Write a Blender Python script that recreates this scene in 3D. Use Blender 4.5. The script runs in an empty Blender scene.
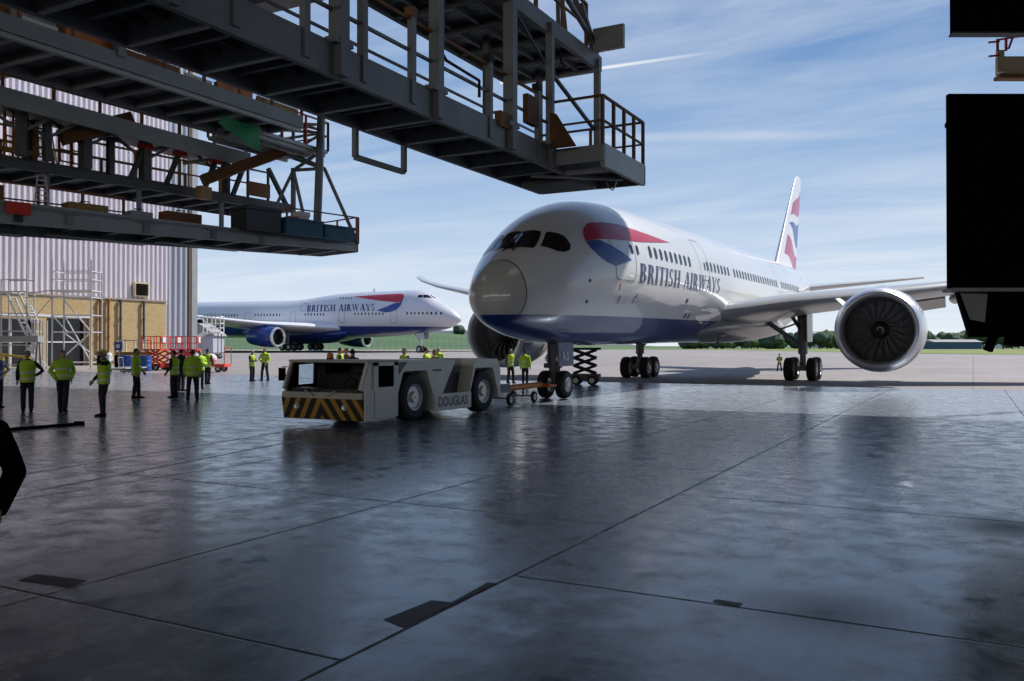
import bpy, bmesh, math, random
from mathutils import Vector, Matrix
random.seed(7)
PI=math.pi
SC=bpy.context.scene
COL=SC.collection
def lerp_tab(tab,x):
    # monotone-ish cubic through table rows (x, a, b, c ...)
    n=len(tab)
    if x<=tab[0][0]: return tab[0][1:]
    if x>=tab[-1][0]: return tab[-1][1:]
    for i in range(n-1):
        if tab[i][0]<=x<=tab[i+1][0]: break
    a,b=tab[i],tab[i+1]; h=b[0]-a[0]; t=(x-a[0])/h
    out=[]
    for k in range(1,len(a)):
        def slope(j):
            if j<=0: return (tab[1][k]-tab[0][k])/(tab[1][0]-tab[0][0])
            if j>=n-1: return (tab[n-1][k]-tab[n-2][k])/(tab[n-1][0]-tab[n-2][0])
            d0=(tab[j][k]-tab[j-1][k])/(tab[j][0]-tab[j-1][0]); d1=(tab[j+1][k]-tab[j][k])/(tab[j+1][0]-tab[j][0])
            return 0 if d0*d1<=0 else 2*d0*d1/(d0+d1)
        m0,m1=slope(i)*h,slope(i+1)*h
        t2,t3=t*t,t*t*t
        out.append((2*t3-3*t2+1)*a[k]+(t3-2*t2+t)*m0+(-2*t3+3*t2)*b[k]+(t3-t2)*m1)
    return out
# x, ztop, zbot, halfwidth, zwidest ; table in s=sqrt(x) is handled by dense nose rows
F787=[(0,3.60,3.50,.02,3.55),(.06,3.92,3.18,.41,3.55),(.2,4.17,2.94,.69,3.57),(.5,4.50,2.66,1.02,3.62),(1,4.88,2.47,1.33,3.70),(1.5,5.22,2.34,1.6,3.8),
(2,5.55,2.24,1.85,3.92),(2.7,6.05,2.14,2.08,4.1),(3.5,6.55,2.06,2.30,4.3),(4.5,6.98,2.0,2.55,4.52),(5.5,7.27,1.97,2.7,4.68),
(6.7,7.43,1.93,2.76,4.8),(8,7.51,1.90,2.78,4.85),(11,7.58,1.90,2.78,4.88),(16,7.63,1.90,2.78,4.9),(30,7.68,1.90,2.78,4.9),(36,7.70,1.95,2.77,4.9),(41,7.72,2.5,2.65,5.1),(46,7.70,3.6,2.25,5.7),(51,7.5,4.9,1.6,6.2),(54.5,7.15,6.0,.8,6.55),(56,6.85,6.5,.25,6.65)]
def sec(tab,x,ph):
    zt,zb,hw,zw=lerp_tab(tab,x)
    c,s=math.cos(ph),math.sin(ph)
    return (x, hw*c, zw+(zt-zw)*s if s>=0 else zw+(zw-zb)*s)   # ph=0 -> +y side ; mirrored by caller
# ---------------------------------------------------------------- camera frame (used to set things out on the ground)
PSI=math.radians(28.2); F=860.; HY=348.; EYE=1.84
def at(px,d,z=None):
    """ground position of something seen px across at depth d"""
    k=(px-512)/F
    p=(d*(k*math.cos(PSI)-math.sin(PSI)), d*(k*math.sin(PSI)+math.cos(PSI)))
    return p if z is None else (p[0],p[1],z)
def smooth(tab,x):
    for (a,za),(b,zb) in zip(tab,tab[1:]):
        if x<=b:
            t=max(0,(x-a)/(b-a)); t=t*t*(3-2*t); return za+(zb-za)*t
    return tab[-1][1]
def gz(y): return smooth([(62,0),(102,1.05),(165,1.5)],y)     # the apron climbs gently away from the hangar

# ---------------------------------------------------------------- materials
def newmat(name):
    m=bpy.data.materials.new(name); m.use_nodes=True
    nt=m.node_tree; b=nt.nodes['Principled BSDF']
    return m,nt,b
def N(nt,t,**kw):
    n=nt.nodes.new(t)
    for k,v in kw.items(): setattr(n,k,v)
    return n
def L(nt,a,b): nt.links.new(a,b)
def val(nt,op,a,b=None,c=None):
    n=N(nt,'ShaderNodeMath',operation=op)
    for i,x in enumerate((a,b,c)):
        if x is None: continue
        if isinstance(x,(int,float)): n.inputs[i].default_value=x
        else: L(nt,x,n.inputs[i])
    return n.outputs[0]
def mixc(nt,f,a,b):
    n=N(nt,'ShaderNodeMix',data_type='RGBA')
    if isinstance(f,(int,float)): n.inputs[0].default_value=f
    else: L(nt,f,n.inputs[0])
    for i,x in ((6,a),(7,b)):
        if isinstance(x,tuple): n.inputs[i].default_value=(*x[:3],1)
        else: L(nt,x,n.inputs[i])
    return n.outputs[2]
def noise(nt,vec,scale,detail=4,rough=.55):
    n=N(nt,'ShaderNodeTexNoise'); n.inputs['Scale'].default_value=scale
    n.inputs['Detail'].default_value=detail; n.inputs['Roughness'].default_value=rough
    if vec is not None: L(nt,vec,n.inputs['Vector'])
    return n.outputs['Fac']
def ramp(nt,f,a,b,lo=0.,hi=1.):
    n=N(nt,'ShaderNodeMapRange'); n.clamp=True
    L(nt,f,n.inputs[0]); n.inputs[1].default_value=a; n.inputs[2].default_value=b
    n.inputs[3].default_value=lo; n.inputs[4].default_value=hi
    return n.outputs[0]
def objco(nt): return N(nt,'ShaderNodeTexCoord').outputs['Object']
def mapped(nt,vec,scale):
    n=N(nt,'ShaderNodeMapping'); L(nt,vec,n.inputs['Vector']); n.inputs['Scale'].default_value=scale
    return n.outputs[0]
def mat(name,col,rough=.5,metal=0.,var=.12,scale=3.,coat=0.,emit=None):
    m,nt,b=newmat(name)
    f=noise(nt,objco(nt),scale,3)
    d=tuple(c*(1-var) for c in col); l=tuple(min(1,c*(1+var)) for c in col)
    L(nt,mixc(nt,f,d,l),b.inputs['Base Color'])
    b.inputs['Roughness'].default_value=rough; b.inputs['Metallic'].default_value=metal
    b.inputs['Coat Weight'].default_value=coat
    if emit: b.inputs['Emission Color'].default_value=(*emit[0],1); b.inputs['Emission Strength'].default_value=emit[1]
    m.diffuse_color=(*col,1)
    return m
M={}
def defmats():
    d=lambda k,*a,**kw: M.__setitem__(k,mat(k,*a,**kw))
    d('tyre',(.012,.012,.013),.75); d('hub',(.62,.62,.6),.4,.3); d('steel',(.22,.23,.24),.55,.2,.25,1.5)
    d('darksteel',(.10,.105,.11),.6,.2,.25,1.5); d('lightsteel',(.36,.37,.37),.5,.3,.2,1.2); d('gunmetal',(.05,.05,.052),.45,.5)
    d('galv',(.62,.63,.64),.4,.5,.15); d('alu',(.78,.78,.78),.35,.4,.1)
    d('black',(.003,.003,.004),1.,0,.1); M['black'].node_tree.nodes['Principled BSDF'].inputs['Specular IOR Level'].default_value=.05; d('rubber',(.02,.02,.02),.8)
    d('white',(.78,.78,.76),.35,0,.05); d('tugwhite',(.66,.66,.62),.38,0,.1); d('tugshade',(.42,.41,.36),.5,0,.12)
    d('red',(.55,.035,.02),.4,0,.15); d('brightred',(.75,.05,.03),.4,0,.1); d('orange',(.62,.2,.03),.5,0,.2); d('rust',(.26,.11,.04),.7,0,.3)
    d('yellow',(.62,.42,.04),.5,0,.15); d('ochre',(.4,.24,.07),.6,0,.25); d('green',(.03,.3,.13),.7); d('blue',(.02,.09,.38),.45); d('tealblue',(.02,.10,.17),.5,0,.2)
    d('navy',(.012,.014,.025),.85); d('blackcloth',(.008,.008,.010),.9); d('greycloth',(.10,.10,.11),.9); d('whitecloth',(.75,.76,.78),.8)
    d('hivis',(.42,.70,.03),.75,0,.12,6); d('hivisb',(.50,.72,.04),.75,0,.12,6); d('stripe',(.62,.64,.55),.4,0,.05)
    d('skin',(.42,.24,.17),.6,0,.06); d('hairdark',(.02,.014,.01),.8); d('hairbrown',(.09,.045,.02),.8); d('hairgrey',(.3,.29,.28),.8)
    d('bablue',(.012,.035,.19),.25,0,.04,1,.3); d('bared',(.50,.018,.035),.28,0,.04,1,.3); d('baswblue',(.02,.055,.27),.28,0,.04,1,.3)
    d('letter',(.012,.030,.15),.3,0,.03); d('winglass',(.010,.011,.014),.08,0,.05); d('cockpit',(.02,.012,.012),.06,0,.3,8)
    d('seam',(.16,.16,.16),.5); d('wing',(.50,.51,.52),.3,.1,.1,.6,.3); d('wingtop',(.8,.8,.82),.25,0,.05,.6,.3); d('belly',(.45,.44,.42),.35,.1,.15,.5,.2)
    d('lip',(.80,.80,.83),.38,.75,.04); d('cowl',(.55,.57,.63),.22,0,.06,.6,.5); d('cowlblue',(.012,.04,.20),.25,0,.06,.6,.4); d('inlet',(.22,.21,.2),.4,.2,.1)
    d('fan',(.42,.42,.44),.32,.6,.1); d('spin',(.03,.03,.03),.4); d('white2',(.8,.8,.8),.5)
    d('concrete',(.3,.29,.28),.85); d('stone',(.35,.3,.25),.8); d('beige',(.6,.5,.33),.6,0,.12)
    d('oldwood',(.16,.07,.025),.7,0,.3,4); d('doorglass',(.012,.012,.014),.15); d('roofgrey',(.3,.29,.29),.7)
defmats()
def glass():
    m,nt,b=newmat('tug_glass'); b.inputs['Base Color'].default_value=(.9,.95,.95,1); b.inputs['Roughness'].default_value=.02
    b.inputs['Transmission Weight'].default_value=1; b.inputs['IOR'].default_value=1.05
    f=noise(nt,objco(nt),2); L(nt,ramp(nt,f,0,1,.01,.05),b.inputs['Roughness']); return m
M['glass']=glass()

# ---------------------------------------------------------------- geometry collector
class MB:
    def __init__(s): s.v=[]; s.f=[]; s.m=[]; s.sm=[]
    def add(s,vs,fs,mi=0,smooth=False):
        o=len(s.v); s.v+= [tuple(v) for v in vs]
        for f in fs: s.f.append(tuple(i+o for i in f)); s.m.append(mi); s.sm.append(smooth)
    def box(s,x0,y0,z0,x1,y1,z1,mi=0):
        s.add([(x0,y0,z0),(x1,y0,z0),(x1,y1,z0),(x0,y1,z0),(x0,y0,z1),(x1,y0,z1),(x1,y1,z1),(x0,y1,z1)],
              [(0,3,2,1),(4,5,6,7),(0,1,5,4),(1,2,6,5),(2,3,7,6),(3,0,4,7)],mi)
    def bar(s,a,b,w,h=None,mi=0,up=(0,0,1)):
        h=w if h is None else h
        a=Vector(a); b=Vector(b); t=(b-a).normalized(); u=Vector(up)
        if abs(t.dot(u))>.98: u=Vector((0,1,0))
        r=t.cross(u).normalized()*w/2; q=r.cross(t).normalized()*h/2
        vs=[p+x for p in (a,b) for x in (-r-q,r-q,r+q,-r+q)]
        s.add(vs,[(0,1,2,3),(7,6,5,4),(0,4,5,1),(1,5,6,2),(2,6,7,3),(3,7,4,0)],mi)
    def tube(s,pts,r,n=8,mi=0,caps=True,round_ends=False):
        pts=[Vector(p) for p in pts]; rs=r if isinstance(r,(list,tuple)) else [r]*len(pts)
        if round_ends:
            t0=(pts[0]-pts[1]).normalized(); t1=(pts[-1]-pts[-2]).normalized()
            pts=[pts[0]+t0*rs[0]*.92,pts[0]+t0*rs[0]*.6]+pts+[pts[-1]+t1*rs[-1]*.6,pts[-1]+t1*rs[-1]*.92]
            rs=[rs[0]*.3,rs[0]*.8]+list(rs)+[rs[-1]*.8,rs[-1]*.3]
        vs=[]; ref=None
        for i,p in enumerate(pts):
            t=(pts[min(i+1,len(pts)-1)]-pts[max(i-1,0)])
            t=t.normalized() if t.length>1e-9 else Vector((0,0,1))
            if ref is None: ref=Vector((0,0,1)) if abs(t.z)<.9 else Vector((1,0,0))
            a=t.cross(ref)
            if a.length<1e-4: a=t.cross(Vector((0,1,0)))
            a.normalize(); b=a.cross(t).normalized(); ref=b if abs(t.dot(b))<.9 else ref
            for k in range(n):
                c=2*PI*k/n; vs.append(p+a*rs[i]*math.cos(c)+b*rs[i]*math.sin(c))
        fs=[(i*n+k,i*n+(k+1)%n,(i+1)*n+(k+1)%n,(i+1)*n+k) for i in range(len(pts)-1) for k in range(n)]
        if caps: fs+=[tuple(range(n))[::-1],tuple(range((len(pts)-1)*n,len(pts)*n))]
        s.add(vs,fs,mi,True)
    def cyl(s,a,b,r,n=16,mi=0): s.tube([a,b],r,n,mi)
    def loft(s,rings,mi=0,closed=True,caps=True,sm=True):
        n=len(rings[0]); vs=[p for r in rings for p in r]; fs=[]
        for i in range(len(rings)-1):
            for k in range(n if closed else n-1):
                k2=(k+1)%n; fs.append((i*n+k,i*n+k2,(i+1)*n+k2,(i+1)*n+k))
        s.add(vs,fs,mi,sm)
        if caps:
            o=len(s.v)-len(vs); s.f+=[tuple(range(o+n-1,o-1,-1)),tuple(range(o+(len(rings)-1)*n,o+len(rings)*n))]; s.m+=[mi,mi]; s.sm+=[False,False]
    def lathe(s,prof,o=(0,0,0),axis='x',n=32,mi=0,close=False,mis=None):
        """prof: (along, radius)"""
        vs=[]
        for (a,r) in prof:
            for k in range(n):
                c=2*PI*k/n; u,w=r*math.cos(c),r*math.sin(c)
                p={'x':(a,u,w),'y':(w,a,u),'z':(u,w,a)}[axis]
                vs.append((p[0]+o[0],p[1]+o[1],p[2]+o[2]))
        m=len(prof)
        for i in range(m if close else m-1):
            j=(i+1)%m
            s.add([vs[i*n+k] for k in range(n)]+[vs[j*n+k] for k in range(n)],[(k,(k+1)%n,n+(k+1)%n,n+k) for k in range(n)],(mis[i] if mis else mi),True)
    def ell(s,c,rx,ry,rz,n=10,mi=0):
        rings=[]
        for i in range(n+1):
            t=-PI/2+PI*i/n; rr=max(math.cos(t),.02)
            rings.append([(c[0]+rx*rr*math.cos(2*PI*k/(2*n)),c[1]+ry*rr*math.sin(2*PI*k/(2*n)),c[2]+rz*math.sin(t)) for k in range(2*n)])
        s.loft(rings,mi)
    def prism(s,poly,ax,a,b,mi=0):
        """poly of 2-D points extruded along ax ('x','y','z') from a to b"""
        def P(p,t): return {'x':(t,p[0],p[1]),'y':(p[0],t,p[1]),'z':(p[0],p[1],t)}[ax]
        n=len(poly); vs=[P(p,a) for p in poly]+[P(p,b) for p in poly]
        fs=[tuple(range(n)),tuple(range(2*n-1,n-1,-1))]+[(k,(k+1)%n,n+(k+1)%n,n+k)[::-1] for k in range(n)]
        s.add(vs,fs,mi)
    def build(s,name,m,parent=None,bevel=0,recalc=True,autosmooth=None,loc=None,rot=None):
        me=bpy.data.meshes.new(name); me.from_pydata(s.v,[],s.f)
        for x in (m if isinstance(m,(list,tuple)) else [m]): me.materials.append(M[x] if isinstance(x,str) else x)
        me.polygons.foreach_set('material_index',s.m); me.polygons.foreach_set('use_smooth',s.sm)
        if recalc:
            bm=bmesh.new(); bm.from_mesh(me); bmesh.ops.recalc_face_normals(bm,faces=bm.faces[:]); bm.to_mesh(me); bm.free()
        me.update()
        if any(s.sm):
            try: me.set_sharp_from_angle(angle=math.radians(autosmooth or 50))
            except Exception: pass
        o=bpy.data.objects.new(name,me); COL.objects.link(o)
        if parent is not None: o.parent=parent
        if loc is not None: o.location=loc
        if rot is not None: o.rotation_euler=rot
        if bevel:
            bv=o.modifiers.new('edge','BEVEL'); bv.width=bevel; bv.segments=2; bv.limit_method='ANGLE'
        return o
def tag(o,label=None,cat=None,group=None,kind=None):
    if label: o['label']=label
    if cat: o['category']=cat
    if group: o['group']=group
    if kind: o['kind']=kind
    return o
def empty(name,loc=(0,0,0),rz=0.,label=None,cat=None,group=None):
    o=bpy.data.objects.new(name,None); COL.objects.link(o); o.location=loc; o.rotation_euler=(0,0,rz); o.empty_display_size=.3
    return tag(o,label,cat,group)
def copytree(o,parent=None):
    c=o.copy(); COL.objects.link(c)
    if parent is not None: c.parent=parent
    for ch in list(o.children): copytree(ch,c)
    return c
def struct(mb,name,m,**kw): return tag(mb.build(name,m,**kw),kind='structure')

# ---------------------------------------------------------------- camera
cam=bpy.data.cameras.new('camera'); cam.lens=F/1024*36; cam.sensor_width=36; cam.clip_end=20000
co=bpy.data.objects.new('camera',cam); COL.objects.link(co); co.location=(0,0,EYE)
co.rotation_euler=(PI/2+math.atan((HY-340.5)/F),0,PSI); SC.camera=co
# ---------------------------------------------------------------- sun and sky
AZ=math.radians(32); EL=math.atan(1.3*math.cos(AZ))
sd=Vector((math.sin(AZ)*math.cos(EL),math.cos(AZ)*math.cos(EL),math.sin(EL)))
sun=bpy.data.lights.new('sun','SUN'); sun.energy=5.2; sun.angle=math.radians(.55); sun.color=(1,.96,.9)
so=bpy.data.objects.new('sun',sun); COL.objects.link(so); so.rotation_euler=sd.to_track_quat('Z','Y').to_euler(); so.location=(60,120,120)
def world():
    w=bpy.data.worlds.new('sky'); SC.world=w; w.use_nodes=True; nt=w.node_tree
    bg=nt.nodes['Background']; gen=N(nt,'ShaderNodeTexCoord').outputs['Generated']
    sep=N(nt,'ShaderNodeSeparateXYZ'); L(nt,gen,sep.inputs[0]); x,y,z=sep.outputs
    cr=N(nt,'ShaderNodeValToRGB'); L(nt,z,cr.inputs[0]); e=cr.color_ramp
    stops=[(0,(.82,.87,.93)),(.06,(.66,.77,.90)),(.15,(.43,.58,.80)),(.26,(.24,.40,.67)),(.38,(.13,.27,.55)),(1,(.05,.13,.36))]
    e.elements[0].position=0; e.elements[0].color=(*stops[0][1],1); e.elements[1].position=1; e.elements[1].color=(*stops[-1][1],1)
    for p,c in stops[1:-1]:
        q=e.elements.new(p); q.color=(*c,1)
    # wispy cloud on a high layer: project the direction on a plane overhead
    zz=val(nt,'ADD',val(nt,'MAXIMUM',z,0.02),.06)
    cx=val(nt,'DIVIDE',x,zz); cy=val(nt,'DIVIDE',y,zz)
    cb=N(nt,'ShaderNodeCombineXYZ'); L(nt,cx,cb.inputs[0]); L(nt,cy,cb.inputs[1])
    rt=N(nt,'ShaderNodeMapping'); L(nt,cb.outputs[0],rt.inputs['Vector']); rt.inputs['Rotation'].default_value=(0,0,-.42); rt.inputs['Scale'].default_value=(.42,1.25,1)
    warp=N(nt,'ShaderNodeTexNoise'); warp.inputs['Scale'].default_value=.7; L(nt,rt.outputs[0],warp.inputs['Vector'])
    wv=N(nt,'ShaderNodeVectorMath',operation='MULTIPLY_ADD'); L(nt,warp.outputs['Color'],wv.inputs[0]); wv.inputs[1].default_value=(1.3,1.3,0); L(nt,rt.outputs[0],wv.inputs[2])
    c1=noise(nt,wv.outputs[0],1.15,8,.62); c2=noise(nt,rt.outputs[0],.42,3,.5)
    cl=val(nt,'MULTIPLY',ramp(nt,c1,.42,.74),ramp(nt,c2,.33,.60))
    # contrails: thin great-circle arcs
    def trail(a,b,w,fade):
        va=dirv(*a); vb=dirv(*b); n=va.cross(vb).normalized(); mid=(va+vb).normalized(); ext=va.angle(vb)/2
        dn=N(nt,'ShaderNodeVectorMath',operation='DOT_PRODUCT'); L(nt,gen,dn.inputs[0]); dn.inputs[1].default_value=n
        tn=(vb-va).normalized()
        dt=N(nt,'ShaderNodeVectorMath',operation='DOT_PRODUCT'); L(nt,gen,dt.inputs[0]); dt.inputs[1].default_value=tn
        t=ramp(nt,dt.outputs['Value'],va.dot(tn),vb.dot(tn))
        wn=val(nt,'ABSOLUTE',dn.outputs['Value'])
        core=ramp(nt,wn,w*.2,w,1,0)
        inside=val(nt,'MULTIPLY',val(nt,'GREATER_THAN',dt.outputs['Value'],va.dot(tn)),ramp(nt,t,.55,1,1,0))
        return val(nt,'MULTIPLY',val(nt,'MULTIPLY',core,inside),fade)
    def dirv(px,py):
        k=(px-512)/F; return Vector((k*math.cos(PSI)-math.sin(PSI),k*math.sin(PSI)+math.cos(PSI),(HY-py)/F)).normalized()
    tr=val(nt,'ADD',trail((500,82),(722,50),.0024,.75),trail((560,138),(930,133),.007,.20))
    tot=val(nt,'MINIMUM',val(nt,'ADD',val(nt,'MULTIPLY',cl,.72),tr),1)
    L(nt,mixc(nt,tot,cr.outputs[0],(.86,.90,.95)),bg.inputs['Color']); bg.inputs['Strength'].default_value=1.0
world()
def fill_lights():
    # added interior fill: unseen area lights on the back wall and under the roof
    def area(name,loc,to,sx,sy,e,col=(1,.97,.92)):
        l=bpy.data.lights.new(name,'AREA'); l.shape='RECTANGLE'; l.size=sx; l.size_y=sy; l.energy=e; l.color=col
        o=bpy.data.objects.new(name,l); COL.objects.link(o); o.location=loc; o.rotation_euler=(Vector(to)-Vector(loc)).to_track_quat('-Z','Y').to_euler()
    for x in (-70,-48,-26,-4,18): area('fill_back',(x,-31.5,7.5),(x-2,10,9),22,6,BACK_FILL)
    for x in (-60,-35,-10,15):
        for y in (0,22): area('fill_roof',(x,y,23),(x,y,0),6,6,ROOF_FILL)
BACK_FILL=950; ROOF_FILL=60
fill_lights()
SC.view_settings.view_transform='Standard'; SC.view_settings.look='None'; SC.view_settings.exposure=0.; SC.view_settings.gamma=1.
try:
    SC.cycles.max_bounces=8; SC.cycles.glossy_bounces=4; SC.cycles.diffuse_bounces=3; SC.cycles.use_denoising=True
    SC.cycles.sample_clamp_indirect=6; SC.cycles.caustics_reflective=False; SC.cycles.caustics_refractive=False
except Exception: pass
# ================================================================ the setting
def gridpatch(x0,y0,x1,y1,nx,ny,zf):
    mb=MB(); vs=[(x0+(x1-x0)*i/nx,y0+(y1-y0)*j/ny) for j in range(ny+1) for i in range(nx+1)]
    mb.add([(x,y,zf(x,y)) for x,y in vs],[(j*(nx+1)+i,j*(nx+1)+i+1,(j+1)*(nx+1)+i+1,(j+1)*(nx+1)+i) for j in range(ny) for i in range(nx)],0,True)
    return mb
def hangar_floor_mat():
    m,nt,b=newmat('sealed_concrete'); o=objco(nt)
    sp=N(nt,'ShaderNodeSeparateXYZ'); L(nt,o,sp.inputs[0]); X,Y=sp.outputs[0],sp.outputs[1]
    # slab joints: lines along the building every 2.92 m, cross joints staggered
    dx=None
    for xl in (-36,-31.5,-27,-22.6,-18.4,-14.3,-10.2,-6.1,-3.28,1.2,5.6,10,14.5,19,24,30):
        e=val(nt,'ABSOLUTE',val(nt,'SUBTRACT',X,xl)); dx=e if dx is None else val(nt,'MINIMUM',dx,e)
    off=val(nt,'MULTIPLY',val(nt,'GREATER_THAN',X,-3.28),2.15)
    fy=val(nt,'DIVIDE',val(nt,'ADD',val(nt,'SUBTRACT',Y,off),-4.0+440),4.4)
    dy=val(nt,'MULTIPLY',val(nt,'PINGPONG',fy,.5),4.4)
    d=val(nt,'MINIMUM',dx,dy); wob=noise(nt,o,6,2)
    joint=ramp(nt,val(nt,'SUBTRACT',d,val(nt,'MULTIPLY',wob,.012)),.002,.014,1,0)
    n1=noise(nt,o,.35,6,.65); n2=noise(nt,o,2.3,6,.7); n3=noise(nt,mapped(nt,o,(1,.25,1)),7,4,.6)
    # worn dark stains
    def blot(cx,cy,r):
        v=N(nt,'ShaderNodeVectorMath',operation='DISTANCE'); L(nt,o,v.inputs[0]); v.inputs[1].default_value=(cx,cy,0)
        return ramp(nt,val(nt,'ADD',v.outputs['Value'],val(nt,'MULTIPLY',n2,1.6)),r+.5,r+1.3,1,0)
    st=val(nt,'MAXIMUM',blot(1.2,8.4,.55),blot(-.9,6.3,.25)); st=val(nt,'MAXIMUM',st,blot(.3,10.2,.25))
    base=mixc(nt,ramp(nt,n1,.3,.7),(.135,.158,.205),(.225,.252,.31))
    n4=noise(nt,o,11,5,.7); base=mixc(nt,val(nt,'MULTIPLY',ramp(nt,n4,.5,.72),.3),base,(.05,.052,.06)); base=mixc(nt,ramp(nt,n2,.45,.75),base,(.27,.28,.31)); base=mixc(nt,val(nt,'MULTIPLY',ramp(nt,n3,.48,.68),.7),base,(.09,.09,.095))
    base=mixc(nt,val(nt,'MULTIPLY',st,.8),base,(.012,.011,.010)); base=mixc(nt,joint,base,(.006,.006,.006))
    L(nt,base,b.inputs['Base Color'])
    r=val(nt,'ADD',ramp(nt,n2,.35,.68,.11,.36),val(nt,'ADD',val(nt,'MULTIPLY',joint,.4),val(nt,'MULTIPLY',st,.25)))
    L(nt,r,b.inputs['Roughness']); b.inputs['Specular IOR Level'].default_value=.5; b.inputs['Specular Tint'].default_value=(.64,.80,1,1)
    bp=N(nt,'ShaderNodeBump'); bp.inputs['Strength'].default_value=.2; bp.inputs['Distance'].default_value=.02
    L(nt,val(nt,'SUBTRACT',val(nt,'ADD',noise(nt,o,1.2,4,.6),val(nt,'MULTIPLY',n2,.25)),val(nt,'MULTIPLY',joint,.6)),bp.inputs['Height']); L(nt,bp.outputs[0],b.inputs['Normal'])
    return m
def apron_mat():
    m,nt,b=newmat('apron_concrete'); o=objco(nt); n1=noise(nt,o,.12,6,.65); n2=noise(nt,mapped(nt,o,(.15,1,1)),.8,5,.6)
    br=N(nt,'ShaderNodeTexBrick'); L(nt,o,br.inputs['Vector']); br.offset=0; br.inputs['Scale'].default_value=1; br.inputs['Mortar Size'].default_value=.05
    br.inputs['Brick Width'].default_value=7.5; br.inputs['Row Height'].default_value=7.5; br.inputs['Mortar Smooth'].default_value=.2
    c=mixc(nt,ramp(nt,n1,.3,.7),(.235,.21,.20),(.315,.285,.275)); c=mixc(nt,val(nt,'MULTIPLY',ramp(nt,n2,.52,.75),.45),c,(.17,.155,.15))
    c=mixc(nt,val(nt,'MULTIPLY',br.outputs['Fac'],.55),c,(.11,.10,.10)); L(nt,c,b.inputs['Base Color']); b.inputs['Roughness'].default_value=.8
    return m
def grass_mat(name,a,c,sc):
    m,nt,b=newmat(name); o=objco(nt); L(nt,mixc(nt,ramp(nt,noise(nt,mapped(nt,o,(.3,1,1)),sc,6,.7),.3,.7),a,c),b.inputs['Base Color']); b.inputs['Roughness'].default_value=.9
    return m
def brick_mat():
    m,nt,b=newmat('buff_brick'); o=objco(nt); sw=N(nt,'ShaderNodeSeparateXYZ'); L(nt,o,sw.inputs[0]); cb=N(nt,'ShaderNodeCombineXYZ')
    L(nt,val(nt,'ADD',sw.outputs[1],sw.outputs[0]),cb.inputs[0]); L(nt,sw.outputs[2],cb.inputs[1])
    br=N(nt,'ShaderNodeTexBrick'); L(nt,cb.outputs[0],br.inputs['Vector']); br.inputs['Scale'].default_value=1
    br.inputs['Brick Width'].default_value=.45; br.inputs['Row Height'].default_value=.16; br.inputs['Mortar Size'].default_value=.02
    br.inputs['Color1'].default_value=(.56,.40,.19,1); br.inputs['Color2'].default_value=(.46,.31,.13,1); br.inputs['Mortar'].default_value=(.42,.33,.2,1)
    L(nt,br.outputs['Color'],b.inputs['Base Color']); b.inputs['Roughness'].default_value=.85
    return m
def clad_mat(name,c,pitch=.5):
    m,nt,b=newmat(name); o=objco(nt); n=noise(nt,mapped(nt,o,(1,1,.2)),.5,5)
    L(nt,mixc(nt,n,tuple(x*.85 for x in c),c),b.inputs['Base Color']); b.inputs['Roughness'].default_value=.55; return m
M['floor']=hangar_floor_mat(); M['apron']=apron_mat(); M['grass']=grass_mat('verge_grass',(.13,.17,.03),(.22,.25,.05),.2)
M['field']=grass_mat('field_grass',(.035,.10,.035),(.10,.16,.05),.012); M['far']=grass_mat('far_hill',(.05,.075,.08),(.09,.12,.11),.01)
M['brick']=brick_mat(); M['clad']=clad_mat('pale_cladding',(.74,.68,.74)); M['cladgrey']=clad_mat('grey_cladding',(.46,.48,.54)); M['inner']=mat('inner_cladding',(.09,.09,.095),.8)

M['darkrust']=mat('brown_trim',(.10,.07,.06),.7)
# hangar floor slab and apron
mb=MB(); mb.box(-96,-32,-.3,40,43.2,0); struct(mb,'floor','floor')
aprn=gridpatch(-420,43.2,330,172,60,60,lambda x,y: gz(y)-.012); a=struct(aprn,'ground_apron','apron',recalc=False)
mb=MB(); mb.add([(-420,-40,-.02),(-96,-40,-.02),(-96,43.3,-.02),(-420,43.3,-.02),(40,-40,-.02),(330,-40,-.02),(330,43.3,-.02),(40,43.3,-.02)],[(0,1,2,3),(4,5,6,7)]); struct(mb,'ground_beside','apron',recalc=False)
# verge: bends away behind the far airliner
gp=MB(); g=[]
for i in range(81):
    x=-420+750*i/80; t=smooth([(-60,0),(10,1)],x); y0=166*(1-t)+113*t
    g.append([(x,y,gz(y)+.02) for y in [y0+(400-y0)*j/14 for j in range(15)]])
gp.loft(g,closed=False,caps=False); tag(gp.build('ground_verge','grass',recalc=False),kind='structure')
def hill(x,y):
    p=Vector((x,y)); d=p.length; a=math.degrees(math.atan2(-x,y))
    l=smooth([(20,0),(36,1)],a)
    h=1.3+smooth([(230,0),(650,1)],d)*(1.0+11.5*l)+.8*math.sin(x*.011+y*.007)*smooth([(300,0),(600,1)],d)
    return h
fp=MB(); rings=[]
for i in range(61):
    a=math.radians(-60+160*i/60); r=[]
    for j in range(25):
        d=150+(900-150)*(j/24)**1.4; x,y=-d*math.sin(a),d*math.cos(a); r.append((x,y,hill(x,y)))
    rings.append(r)
fp.loft(rings,closed=False,caps=False); struct(fp,'ground_field','field',recalc=False)
fh=MB(); rings=[]
for i in range(121):
    a=math.radians(-60+150*i/120); w_=smooth([(19,0),(27,1)],math.degrees(a)); h=5+w_*(32+7*math.sin(i*.13)+4*math.sin(i*.41))
    rings.append([(-d*math.sin(a),d*math.cos(a),z) for d,z in ((890,2),(1500,h),(2400,h*1.0),(2600,0))])
fh.loft(rings,closed=False,caps=False); struct(fh,'hills_distant','far',recalc=False)

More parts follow.
